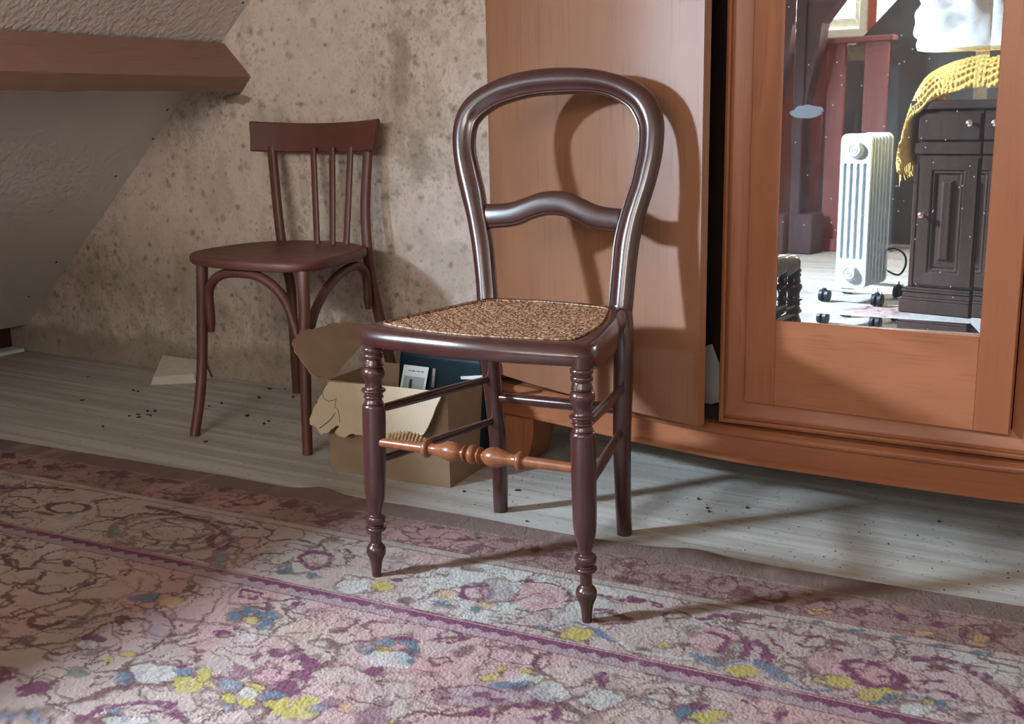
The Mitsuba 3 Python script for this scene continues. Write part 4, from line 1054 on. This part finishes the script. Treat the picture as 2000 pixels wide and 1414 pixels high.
# ---------------------------------------------------------------- rug
RO, RA = np.array([-1.0, 1.795]), math.radians(3.6)
E1, E2 = np.array([math.cos(RA), math.sin(RA)]), np.array([math.sin(RA), -math.cos(RA)])
COL = {k: np.array(lin(*v)) for k, v in dict(P=(166, 132, 127), K=(168, 124, 125), L=(170, 168, 162), M=(96, 44, 70), R=(86, 48, 48), D=(106, 84, 78),
       B=(84, 97, 114), T=(74, 92, 102), Y=(160, 142, 70), O=(170, 132, 90), V=(138, 118, 122), G=(96, 102, 88), E=(108, 88, 80), N=(124, 98, 90), W=(158, 140, 131)).items()}
MOTIFS = '''bR|-1.244,0.116,0.018,-0.008,0.013,0.011;bR|-1.187,0.082,0.018,-0.008,0.013,0.012;bR|-1.094,0.1,0.013,-0.005,0.014,0.014;bR|-1.022,0.101,0.013,-0.005,0.009,0.009;bR|-0.956,0.096,0.018,-0.008,0.013,0.013;sR|0.0093,-0.823,0.136,-0.797,0.139,-0.783,0.126;bR|-0.75,0.075,0.014,-0.007,0.011,0.012;sR|0.0104,-0.683,0.132,-0.654,0.14,-0.626,0.127,-0.621,0.104;bR|-0.566,0.135,0.016,-0.007,0.006,0.007;bR|-0.55,0.101,0.019,-0.009,0.011,0.014;bR|-0.496,0.11,0.012,-0.005,0.009,0.012;rR|-0.431,0.12,0.023,-0.01,0.013,0.018,0.183;bR|-0.4,0.107,0.015,-0.007,0.007,0.009;bR|-1.418,0.094,0.019,-0.008,0.021,0.018;bR|-1.333,0.111,0.018,-0.008,0.019,0.016;sR|0.0131,-1.235,0.265,-1.194,0.266,-1.142,0.232,-1.063,0.217;rR|-0.978,0.304,0.04,-0.018,0.026,0.023,0.275;sR|0.009,-1.086,0.379,-1.045,0.357,-1.036,0.323,-1.037,0.295;sR|0.0078,-1.158,0.306,-1.124,0.291,-1.066,0.308;rD|-0.674,0.322,0.112,-0.05,0.073,0.077,0.059;rD|-0.674,0.322,0.082,-0.036,0.051,0.054,0.067;rD|-0.67,0.327,0.049,-0.022,0.03,0.031,0.114;sR|0.0099,-0.833,0.319,-0.801,0.266,-0.71,0.245,-0.619,0.255,-0.547,0.295;sR|0.0179,-0.826,0.23,-0.748,0.233;sR|0.0099,-0.748,0.233,-0.678,0.243,-0.608,0.237,-0.529,0.237;bG|-0.78,0.364,0.012,-0.006,0.026,0.024;bT|-0.495,0.375,0.013,-0.006,0.028,0.032;rM|-0.547,0.318,0.02,-0.009,0.026,0.03,0.449;rM|-0.321,0.318,0.026,-0.012,0.024,0.033,0.321;bK|-0.321,0.318,0.008,-0.004,0.007,0.01;sR|0.0066,-0.458,0.323,-0.455,0.279,-0.42,0.248,-0.36,0.257,-0.33,0.272;sR|0.006,-0.442,0.36,-0.43,0.333,-0.391,0.316;sD|0.0068,-0.543,0.282,-0.485,0.336,-0.447,0.394,-0.394,0.4;bT|-0.345,0.38,0.012,-0.005,0.009,0.011;bT|-0.284,0.377,0.011,-0.004,0.006,0.008;rL|-0.201,0.377,0.023,-0.011,0.025,0.035,0.169;sR|0.0066,-0.866,0.378,-0.848,0.332,-0.819,0.293;sD|0.006,-0.408,0.355,-0.361,0.365,-0.365,0.325;sD|0.0054,-0.319,0.261,-0.28,0.276,-0.256,0.317;sR|0.0097,-0.879,0.541,-0.819,0.572,-0.775,0.568,-0.796,0.533;bR|-0.733,0.52,0.008,-0.004,0.014,0.012;sR|0.0071,-0.893,0.503,-0.856,0.505,-0.848,0.477;sR|0.0103,-0.754,0.625,-0.721,0.618,-0.723,0.59,-0.739,0.567;sR|0.0126,-0.582,0.69,-0.597,0.705,-0.588,0.726,-0.559,0.73,-0.541,0.696;sR|0.008,-0.548,0.682,-0.514,0.675,-0.504,0.654,-0.489,0.655;bR|-0.461,0.655,0.013,-0.006,0.012,0.012;bB|-0.486,0.573,0.02,-0.009,0.011,0.012;bO|-0.439,0.568,0.019,-0.009,0.02,0.02;bV|-0.387,0.649,0.022,-0.009,0.042,0.043;sR|0.0038,-0.44,0.599,-0.39,0.618,-0.362,0.638,-0.341,0.683,-0.339,0.719,-0.353,0.744;sR|0.0035,-0.503,0.628,-0.49,0.605,-0.465,0.602;bM|-0.454,0.72,0.02,-0.009,0.011,0.01;bL|-0.443,0.742,0.014,-0.007,0.012,0.01;bY|-0.375,0.763,0.009,-0.004,0.006,0.006;bY|-0.356,0.736,0.014,-0.006,0.008,0.008;bG|-0.387,0.814,0.016,-0.008,0.014,0.013;bM|-0.482,0.86,0.009,-0.005,0.022,0.018;bM|-0.409,0.875,0.024,-0.011,0.019,0.017;bB|-0.312,0.791,0.018,-0.008,0.016,0.016;bL|-0.278,0.765,0.036,-0.017,0.021,0.021;bB|-0.241,0.744,0.012,-0.005,0.011,0.013;bM|-0.261,0.728,0.014,-0.007,0.008,0.008;bY|-0.206,0.769,0.028,-0.013,0.014,0.015;bY|-0.212,0.734,0.011,-0.005,0.015,0.016;bM|-0.171,0.705,0.012,-0.006,0.018,0.022;bM|-0.174,0.665,0.012,-0.006,0.012,0.014;bM|-0.154,0.641,0.014,-0.007,0.01,0.013;bM|-0.122,0.626,0.015,-0.007,0.015,0.019;bM|-0.089,0.646,0.01,-0.004,0.016,0.021;bM|-0.078,0.675,0.017,-0.008,0.011,0.014;bM|-0.075,0.717,0.022,-0.011,0.014,0.018;bM|-0.165,0.73,0.015,-0.007,0.006,0.006;bK|-0.122,0.696,0.023,-0.011,0.018,0.021;sM|0.0029,-0.141,0.704,-0.139,0.683,-0.116,0.679,-0.106,0.701,-0.122,0.709;bB|-0.153,0.744,0.013,-0.006,0.011,0.012;bY|-0.117,0.736,0.013,-0.006,0.01,0.011;bY|-0.129,0.776,0.01,-0.004,0.01,0.011;bY|-0.101,0.774,0.012,-0.005,0.008,0.01;bB|-0.079,0.744,0.016,-0.008,0.008,0.009;bB|-0.115,0.795,0.009,-0.004,0.007,0.009;bL|-0.116,0.752,0.01,-0.005,0.011,0.013;bY|-0.028,0.759,0.029,-0.013,0.016,0.02;bY|-0.023,0.733,0.014,-0.007,0.007,0.01;bB|0.004,0.741,0.013,-0.006,0.006,0.008;bO|0.039,0.728,0.011,-0.005,0.007,0.01;bM|0.011,0.723,0.016,-0.008,0.01,0.013;sM|0.0134,-0.272,0.9,-0.27,0.866,-0.243,0.843,-0.209,0.827,-0.182,0.828,-0.153,0.844;sM|0.0071,-0.21,0.857,-0.188,0.841,-0.156,0.847;sM|0.0079,-0.279,0.915,-0.267,0.898;bB|-0.246,0.868,0.011,-0.005,0.007,0.007;bL|-0.215,0.882,0.031,-0.014,0.007,0.007;bB|-0.357,0.94,0.034,-0.016,0.012,0.01;bO|-0.343,0.945,0.007,-0.004,0.006,0.005;bT|-0.3,0.564,0.013,-0.006,0.014,0.017;bT|-0.288,0.538,0.017,-0.008,0.011,0.013;bT|-0.249,0.539,0.015,-0.007,0.014,0.016;bT|-0.231,0.566,0.013,-0.006,0.014,0.017;bY|-0.264,0.566,0.011,-0.005,0.008,0.01;bM|-0.27,0.518,0.013,-0.006,0.005,0.007;bM|-0.267,0.622,0.016,-0.007,0.01,0.011;sM|0.0071,-0.344,0.502,-0.352,0.488,-0.35,0.475,-0.316,0.473;bM|-0.319,0.495,0.011,-0.005,0.005,0.007;bM|-0.237,0.485,0.011,-0.005,0.005,0.006;sD|0.0037,-0.22,0.565,-0.22,0.544,-0.208,0.527,-0.176,0.52;sR|0.0051,-0.62,0.582,-0.628,0.547,-0.608,0.528;sR|0.0057,-0.609,0.508,-0.599,0.493,-0.588,0.519;sD|0.0049,-0.487,0.482,-0.466,0.463,-0.427,0.465,-0.392,0.478;rR|-0.246,0.114,0.015,-0.006,0.01,0.015,0.351;sR|0.0065,-0.252,0.13,-0.213,0.153,-0.185,0.139;sR|0.0063,-0.151,0.129,-0.118,0.119,-0.103,0.102;bR|-0.121,0.112,0.012,-0.005,0.007,0.013;sR|0.0048,-0.068,0.131,-0.038,0.13;sR|0.0085,-0.013,0.149,0.001,0.11;bR|0.028,0.104,0.009,-0.004,0.006,0.014;bR|0.081,0.109,0.018,-0.008,0.005,0.01;rR|0.212,0.102,0.026,-0.012,0.012,0.03,0.167;bR|0.212,0.102,0.009,-0.004,0.004,0.011;sR|0.0097,0.272,0.119,0.291,0.144,0.323,0.142,0.333,0.126;sR|0.0061,-0.306,0.263,-0.299,0.25,-0.271,0.273,-0.28,0.288;sD|0.0055,-0.223,0.39,-0.235,0.351,-0.208,0.346,-0.196,0.359;sD|0.0056,-0.207,0.237,-0.198,0.221,-0.178,0.243;bM|-0.135,0.331,0.012,-0.005,0.005,0.008;sD|0.0045,-0.097,0.35,-0.08,0.337,-0.063,0.356;bY|-0.148,0.362,0.015,-0.007,0.014,0.021;bL|-0.185,0.385,0.026,-0.011,0.019,0.027;bK|0.017,0.321,0.019,-0.008,0.012,0.022;rM|0.016,0.318,0.023,-0.01,0.016,0.029,0.423;bO|-0.022,0.353,0.014,-0.006,0.009,0.016;bO|0.055,0.353,0.018,-0.008,0.009,0.016;bT|-0.012,0.379,0.014,-0.006,0.006,0.01;bT|0.052,0.376,0.01,-0.005,0.005,0.01;bV|0.05,0.299,0.022,-0.011,0.02,0.037;bK|0.125,0.286,0.041,-0.019,0.024,0.05;sR|0.0049,0.052,0.254,0.073,0.239,0.084,0.24;sR|0.0049,0.084,0.24,0.129,0.236,0.158,0.255,0.176,0.288;sR|0.0041,0.09,0.317,0.108,0.285,0.119,0.275;sR|0.0039,0.106,0.348,0.133,0.349,0.147,0.335,0.166,0.319;bR|0.077,0.241,0.009,-0.004,0.003,0.007;sD|0.0042,0.084,0.401,0.11,0.401,0.143,0.38;sD|0.0039,0.081,0.389,0.101,0.374,0.133,0.375;sB|0.0073,0.171,0.394,0.195,0.385,0.209,0.356,0.231,0.353;bY|0.236,0.388,0.024,-0.011,0.008,0.019;sB|0.0111,0.246,0.361,0.269,0.373,0.293,0.388;sM|0.0092,0.207,0.24,0.235,0.243,0.262,0.239,0.293,0.231,0.321,0.242;bM|0.267,0.236,0.017,-0.007,0.005,0.012;sM|0.0097,0.223,0.3,0.246,0.29,0.256,0.301;bY|0.372,0.366,0.008,-0.003,0.004,0.01;rD|0.364,0.347,0.022,-0.01,0.012,0.034,0.109;sL|0.0084,0.305,0.388,0.34,0.404,0.381,0.4,0.42,0.393;sD|0.0034,0.308,0.396,0.343,0.412,0.384,0.408;sM|0.0081,0.053,0.501,0.04,0.483,0.044,0.463,0.065,0.466,0.077,0.48,0.074,0.493,0.065,0.5;bT|-0.032,0.571,0.013,-0.006,0.011,0.017;bT|-0.021,0.538,0.015,-0.007,0.008,0.013;bT|0.015,0.529,0.012,-0.005,0.014,0.021;bT|0.032,0.566,0.016,-0.007,0.011,0.017;bY|-0.007,0.565,0.013,-0.006,0.009,0.013;bL|0.01,0.58,0.029,-0.013,0.014,0.022;bM|0.018,0.621,0.014,-0.006,0.008,0.013;bM|-0.002,0.514,0.013,-0.007,0.004,0.006;bY|0.176,0.566,0.015,-0.007,0.004,0.008;bY|0.18,0.54,0.006,-0.003,0.005,0.011;bY|0.218,0.534,0.01,-0.004,0.004,0.009;bY|0.252,0.542,0.015,-0.007,0.005,0.011;bL|0.231,0.55,0.028,-0.013,0.007,0.013;bB|0.217,0.574,0.026,-0.012,0.006,0.011;bL|0.27,0.571,0.024,-0.011,0.013,0.028;bV|0.207,0.614,0.061,-0.028,0.013,0.024;sM|0.0043,0.128,0.628,0.148,0.611,0.175,0.596,0.216,0.596;bM|0.189,0.617,0.012,-0.005,0.004,0.008;bM|0.215,0.619,0.015,-0.007,0.003,0.006;bM|0.245,0.62,0.01,-0.004,0.003,0.007;bM|0.146,0.646,0.008,-0.003,0.003,0.004;bM|0.267,0.601,0.008,-0.004,0.005,0.009;bM|0.212,0.66,0.019,-0.008,0.005,0.009;bM|0.304,0.615,0.008,-0.004,0.01,0.022;bM|0.291,0.642,0.009,-0.004,0.005,0.009;rD|0.35,0.555,0.029,-0.013,0.01,0.026,0.115;rD|0.339,0.561,0.017,-0.008,0.005,0.013,0.19;bL|0.35,0.555,0.025,-0.011,0.009,0.022;bM|0.323,0.5,0.01,-0.005,0.008,0.02;bT|0.411,0.53,0.006,-0.003,0.002,0.005;bB|0.462,0.54,0.01,-0.004,0.006,0.019;bY|0.115,0.73,0.005,-0.002,0.004,0.006;sR|0.0033,-0.001,0.698,-0.013,0.678,-0.019,0.661;sR|0.0036,0.015,0.702,0.039,0.706,0.083,0.697,0.083,0.67;sR|0.0034,0.076,0.667,0.1,0.668,0.114,0.644,0.125,0.623;sR|0.0033,0.147,0.707,0.16,0.681,0.179,0.656;sR|0.0029,0.031,0.632,0.053,0.661,0.063,0.662;sD|0.0033,0.094,0.591,0.115,0.575,0.133,0.585;sD|0.003,0.116,0.488,0.127,0.463,0.153,0.465,0.186,0.481;sR|0.0033,0.126,0.484,0.153,0.477;rR|0.386,0.115,0.025,-0.011,0.01,0.033,0.14;bR|0.386,0.115,0.007,-0.003,0.003,0.01;sR|0.0115,0.443,0.142,0.462,0.144,0.49,0.139,0.494,0.114,0.483,0.102;sR|0.0047,0.525,0.136,0.549,0.111,0.582,0.103;bO|0.555,0.154,0.02,-0.009,0.002,0.01;rR|0.553,0.13,0.026,-0.012,0.005,0.024,0.133;bR|0.62,0.124,0.013,-0.006,0.002,0.015;rV|0.678,0.118,0.028,-0.013,0.005,0.032,0.108;bM|0.682,0.12,0.009,-0.004,0.002,0.01;bM|0.739,0.122,0.013,-0.005,0.001,0.013;bO|0.717,0.162,0.013,-0.006,0.001,0.008;rR|0.792,0.137,0.024,-0.011,0.004,0.041,0.126;bO|0.793,0.147,0.015,-0.007,0.002,0.021;bR|0.78,0.14,0.01,-0.005,0.001,0.016;sD|0.0028,0.73,0.162,0.764,0.161,0.816,0.156;sD|0.0032,0.288,0.129,0.302,0.084,0.337,0.081;bT|0.56,0.193,0.012,-0.006,0.002,0.007;bT|0.622,0.199,0.011,-0.005,0.001,0.007;bT|0.683,0.197,0.011,-0.005,0.001,0.008;bT|0.745,0.198,0.011,-0.005,0.001,0.007;bT|0.803,0.197,0.011,-0.005,0.001,0.007;sM|0.0133,0.393,0.257,0.416,0.235,0.446,0.231;sM|0.0062,0.448,0.244,0.481,0.241,0.52,0.242;sM|0.0047,0.404,0.273,0.452,0.276;bK|0.428,0.315,0.028,-0.013,0.013,0.039;sM|0.0095,0.414,0.296,0.442,0.303,0.454,0.329,0.45,0.357;sM|0.015,0.471,0.295,0.485,0.318,0.487,0.353;sM|0.0171,0.494,0.299,0.512,0.316,0.527,0.353;sM|0.0044,0.5,0.269,0.522,0.292,0.554,0.328;sB|0.0099,0.42,0.378,0.443,0.39,0.464,0.394,0.479,0.375,0.498,0.36;bY|0.503,0.393,0.022,-0.01,0.005,0.017;sB|0.0198,0.516,0.364,0.538,0.377,0.557,0.397;sB|0.0075,0.555,0.391,0.581,0.407,0.602,0.41,0.623,0.399;sM|0.0062,0.534,0.248,0.551,0.252,0.58,0.24;sM|0.0048,0.551,0.275,0.565,0.279;sR|0.0032,0.573,0.3,0.593,0.271,0.618,0.278;bK|0.602,0.316,0.026,-0.012,0.007,0.033;bV|0.644,0.262,0.018,-0.009,0.003,0.018;bK|0.678,0.329,0.03,-0.014,0.004,0.026;sM|0.0119,0.626,0.306,0.646,0.295,0.67,0.298,0.696,0.316,0.716,0.329;sM|0.0148,0.627,0.312,0.638,0.331,0.654,0.351,0.685,0.36,0.715,0.348;bM|0.705,0.327,0.013,-0.006,0.003,0.022;bM|0.678,0.329,0.007,-0.004,0.001,0.005;bY|0.629,0.371,0.023,-0.011,0.003,0.018;bY|0.689,0.38,0.024,-0.011,0.002,0.018;sT|0.014,0.69,0.406,0.709,0.376,0.734,0.368,0.757,0.367,0.769,0.381;bL|0.735,0.407,0.023,-0.011,0.002,0.018;bY|0.749,0.375,0.007,-0.004,0.001,0.008;sM|0.0081,0.731,0.344,0.739,0.318,0.761,0.307;sM|0.011,0.736,0.347,0.768,0.338,0.789,0.354;sM|0.0166,0.717,0.258,0.743,0.243,0.778,0.248,0.808,0.269,0.838,0.3,0.856,0.329,0.868,0.355;sM|0.0065,0.791,0.242,0.819,0.241;sM|0.0033,0.733,0.287,0.761,0.273,0.792,0.288;bL|0.807,0.366,0.011,-0.005,0.001,0.014;sD|0.0029,0.79,0.348,0.824,0.353,0.847,0.372;sT|0.0095,0.454,0.544,0.461,0.528,0.476,0.522;bT|0.463,0.548,0.012,-0.005,0.006,0.017;bY|0.49,0.54,0.023,-0.01,0.005,0.014;bM|0.471,0.519,0.014,-0.007,0.003,0.009;bP|0.614,0.487,0.021,-0.01,0.004,0.016;sM|0.0059,0.524,0.477,0.541,0.486,0.56,0.498;bM|0.579,0.499,0.007,-0.003,0.006,0.026'''
motifs = []
for t in MOTIFS.split(';'):
    h, b = t.split('|')
    motifs.append((h[0], h[1], np.array([float(x) for x in b.split(',')])))


def n2(u, v, s, seed=0):
    return meshkit.noise(np.stack([u * s, v * s, np.full_like(u, .37)], -1), seed)


def f2(u, v, s, seed=0, o=3):
    return meshkit.fbm(np.stack([u * s, v * s, np.full_like(u, .37)], -1), o, seed)


def ss(a, b, x):
    t = np.clip((x - a) / (b - a), 0, 1)
    return t * t * (3 - 2 * t)


def rug_colour(u, v):
    """Woven pattern of the rug in its own coordinates: u along the near edge, v across from the far edge."""
    wu = u + .014 * (n2(u, v, 60, 3) - .5) + .014 * (n2(u * .25, v, 300, 5) - .5)
    wv = v + .012 * (n2(u, v, 65, 7) - .5) + .005 * (n2(u, v, 190, 8) - .5)
    c = np.zeros(u.shape + (3,))

    def put(mask, k, a=1.0):
        m = (np.clip(mask, 0, 1) * a)[..., None]
        c[:] = c * (1 - m) + COL[k] * m
    big = f2(u, v, 3.0, 11)
    c[:] = COL['P']
    put(ss(.45, .62, f2(u, v, 5, 13)), 'W', .8)
    put(ss(.55, .70, f2(u, v, 6, 14)), 'K', .7)
    put(ss(.60, .72, f2(u, v, 4.4, 15)), 'L', .6)
    put(ss(.62, .75, f2(u, v, 5.3, 16)), 'O', .3)
    fieldish = (v > .465) * 1.0
    # thin winding outlines
    pen = .5 + 1.1 * n2(u, v, 26, 20)
    for s, sd, k, wdt, lv in ((7.0, 21, 'R', .011, .5), (9.0, 22, 'D', .014, .56), (12.0, 23, 'R', .012, .44), (17.0, 24, 'D', .014, .5), (24.0, 25, 'R', .012, .58)):
        q = np.abs(f2(wu, wv, s, sd, 2) - lv) / pen
        put(ss(wdt, wdt * .5, q) * ss(.34, .48, f2(u, v, 5, sd + 9)), k, .85)
    put(ss(.70, .76, f2(wu, wv, 19, 26, 2)), 'R', .75)
    put(ss(.73, .79, f2(wu, wv, 13, 27, 2)), 'M', .6)
    put(ss(.74, .80, f2(wu, wv, 12, 28, 2)), 'G', .6)
    # main border ground
    mb = (v > .203) & (v < .418)
    put(mb, 'W', .92)
    put(mb * ss(.46, .62, f2(u, v, 5, 31)) * ss(-1.1, .2, u), 'L', .8)
    put(mb * ss(.52, .66, f2(u, v, 6, 32)), 'K', .55)
    for s, sd, k, wdt, lv in ((8.0, 33, 'R', .012, .5), (10.0, 34, 'D', .015, .57), (13.0, 35, 'R', .012, .44), (18.0, 36, 'D', .015, .5), (25.0, 37, 'D', .013, .58)):
        q = np.abs(f2(wu, wv, s, sd, 2) - lv) / pen
        put(mb * ss(wdt, wdt * .5, q) * ss(.34, .48, f2(u, v, 6, sd + 9)), k, .85)
    put(mb * ss(.70, .76, f2(wu, wv, 20, 38, 2)), 'R', .8)
    put(mb * ss(.74, .80, f2(wu, wv, 15, 39, 2)), 'T', .5)
    # guard border
    gb = (v > .070) & (v < .180)
    put(gb, 'N', .9)
    put(gb * ss(.5, .66, f2(u, v, 7, 41)), 'K', .5)
    for s, sd in ((14.0, 43), (20.0, 44), (28.0, 45)):
        q = np.abs(f2(wu, wv, s, sd, 2) - .5) / pen
        put(gb * ss(.020, .009, q), 'R', .7)
    put(gb * ss(.66, .72, f2(wu, wv, 24, 47, 2)), 'R', .8)
    lines = (v >= .178) & (v <= .205)
    put(lines, 'W', 1)
    put(lines * ss(.55, .7, n2(u, v * 0, 14, 46)), 'G', .35)
    jv = v + .0016 * (n2(u, v, 120, 47) - .5)
    for z, wd, k in ((.181, .0022, 'D'), (.202, .0022, 'D'), (.0675, .0028, 'E'), (.075, .0016, 'D')):
        put(ss(wd, wd * .5, np.abs(jv - z)), k, .9)
    put(ss(.066, .063, jv), 'E', 1)
    put(ss(.066, .063, jv) * ss(.4, .7, n2(u, v, 60, 48)), 'D', .4)
    # motifs
    for kind, k, q in motifs:
        if kind == 's':
            w, p = q[0], q[1:].reshape(-1, 2)
            lo, hi = p.min(0) - w - .02, p.max(0) + w + .02
            i = np.where((u > lo[0]) & (u < hi[0]) & (v > lo[1]) & (v < hi[1]))
            if not len(i[0]):
                continue
            if len(p) > 2:
                p = spline(p, 5 * len(p))
            a, b = p[:-1], p[1:]
            X = np.stack([wu[i], wv[i]], -1)[:, None]
            t = np.clip(((X - a) * (b - a)).sum(-1) / (((b - a) ** 2).sum(-1) + 1e-12), 0, 1)
            dd = np.linalg.norm(X - (a + t[..., None] * (b - a)), axis=-1).min(1)
            m = ss(w * .62, w * .40, dd)
        else:
            cx, cy = q[:2]
            A = np.array([[q[2], q[4]], [q[3], q[5]]])
            r = np.abs(A).sum(1) * 1.25 + .012
            i = np.where((np.abs(u - cx) < r[0]) & (np.abs(v - cy) < r[1]))
            if not len(i[0]):
                continue
            e = np.stack([wu[i] - cx, wv[i] - cy], -1) @ np.linalg.inv(A).T
            rad = np.linalg.norm(e, axis=-1)
            if kind == 'b':
                rad = rad + .75 * (n2(wu[i], wv[i], 42, 51) - .5) + .7 * (n2(wu[i], wv[i], 110, 53) - .5)
                m = ss(1.05, .92, rad)
                ring_ = ss(1.38, 1.22, rad) * (1 - m) * (k in 'YBTLKVO') * ss(.3, .5, n2(wu[i], wv[i], 30, 55))
                c[i] = c[i] * (1 - .6 * ring_[:, None]) + COL['R'] * .6 * ring_[:, None]
            else:
                fw = max(q[6], .12)
                m = ss(fw * .75, fw * .45, np.abs(rad + .12 * (n2(wu[i], wv[i], 40, 52) - .5) - 1))
        m = m * (.92 if k in 'MRBTY' else .8) * (1 - .55 * ss(.56, .74, n2(u[i], v[i] * .5, 150, 57)))
        if k in 'LKVOP':
            m = m * .8
        c[i] = c[i] * (1 - m[:, None]) + COL[k] * m[:, None]
    far = (v > 1.3) * 1.0
    put(far * ss(.35, .5, f2(u, v, 4, 58)), 'L', .75)
    # purple band with toothed edge
    bv_ = v + .0012 * (n2(u, v, 150, 61) - .5)
    band = (bv_ > .421) & (bv_ < .460)
    put(band, 'V', .9)
    put(band * ss(.5, .6, n2(u, v, 30, 62)), 'K', .35)
    tooth = .4405 + .010 * (np.abs(((u * 30) % 1) - .5) * 2 - .5) + .003 * (n2(u, v, 120, 63) - .5)
    put((bv_ > .4255) & (bv_ < tooth), 'M', .95)
    put((bv_ > .4195) & (bv_ < .4225), 'M', .8)
    put((bv_ > .4225) & (bv_ < .4255), 'K', .8)
    put(np.abs(bv_ - .4605) < .0016, 'M', .7)
    # yarn to yarn variation and worn streaks across the warp
    g = .86 + .30 * n2(u, v * 0.6, 330, 71) * .5 + .24 * (f2(u, v, 24, 72) - .5)
    wear = ss(.58, .75, f2(u, v * .35, 20, 73)) * .22
    c[:] = c * g[..., None] * .80
    c[:] = c * (1 - wear[..., None]) + COL['W'] * wear[..., None]
    return c


def rug_height(u, v):
    h = .0080 + .0012 * (f2(u, v, 6, 81) - .5)
    edge = np.exp(-v / .05)
    h = h + edge * (.008 * np.exp(-((u + .54) / .05) ** 2) + .006 * np.exp(-((u - .30) / .06) ** 2) + .004 * (f2(u, v * 0, 7, 82) - .5))
    # pressed creases running across
    for k, (uc, sl) in enumerate(((.22, .25), (.31, .2), (.43, -.1), (.02, .3), (-.36, .25), (.62, .1), (-.15, .35))):
        d = u - uc - sl * (v - .5)
        on = ss(.40, .46, v)
        h = h - .0009 * on * np.exp(-(d / .003) ** 2) * (.3 + .7 * n2(u, v, 16, 84))
    return h


def edge_shift(u):
    return .004 * (f2(u, u * 0, 3.2, 91) - .5) * 2 - .010 * np.exp(-((u + .55) / .045) ** 2) - .006 * np.exp(-((u - .30) / .05) ** 2) + .010 * np.exp(-((u - .05) / .2) ** 2)


def rug_patch(u0, u1, v0, v1, du):
    nu_, nv_ = max(2, int(round((u1 - u0) / du)) + 1), max(2, int(round((v1 - v0) / du)) + 1)
    U, V = np.meshgrid(np.linspace(u0, u1, nu_), np.linspace(v0, v1, nv_), indexing='ij')
    ev = V + edge_shift(U) * np.exp(-V / .06)
    P = np.empty(U.shape + (3,))
    P[..., :2] = RO + U[..., None] * E1 + ev[..., None] * E2
    P[..., 2] = rug_height(U, V)
    return P, rug_colour(U, V)


pv, pf, pcol, off = [], [], [], 0
for u0, u1, v0, v1, du in ((-1.72, .95, 0, .90, .0029), (-1.72, .95, .90, 2.62, .011), (-2.2, -1.72, 0, 2.62, .02), (.95, 1.7, 0, 2.62, .02)):
    P, c = rug_patch(u0, u1, v0, v1, du)
    n, m = P.shape[:2]
    i = np.arange(n * m).reshape(n, m) + off
    q = np.stack([i[:-1, :-1], i[:-1, 1:], i[1:, 1:], i[1:, :-1]], -1).reshape(-1, 4)
    pv.append(P.reshape(-1, 3))
    pcol.append(c.reshape(-1, 3))
    pf.append(np.vstack([q[:, [0, 2, 1]], q[:, [0, 3, 2]]]))
    off += n * m
    if v0 == 0:          # turned-down far edge
        e = P[:, 0]
        pv.append(np.vstack([e, np.hstack([e[:, :2] - E2 * .001, np.full((n, 1), .0002)])]))
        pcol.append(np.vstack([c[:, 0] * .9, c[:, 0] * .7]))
        j = np.arange(n - 1) + off
        pf.append(np.vstack([np.stack([j, j + 1, j + 1 + n], 1), np.stack([j, j + 1 + n, j + n], 1)]))
        off += 2 * n
rm = trimesh.Trimesh(np.vstack(pv), np.vstack(pf), process=False)
if rm.face_normals[:, 2].mean() < 0:
    rm.invert()
add('rug', rm, B['rug'], smooth=True, color=np.clip(np.vstack(pcol), 0, 1), label='worn patterned rug in faded pink with magenta, blue and yellow flowers', category='rug')
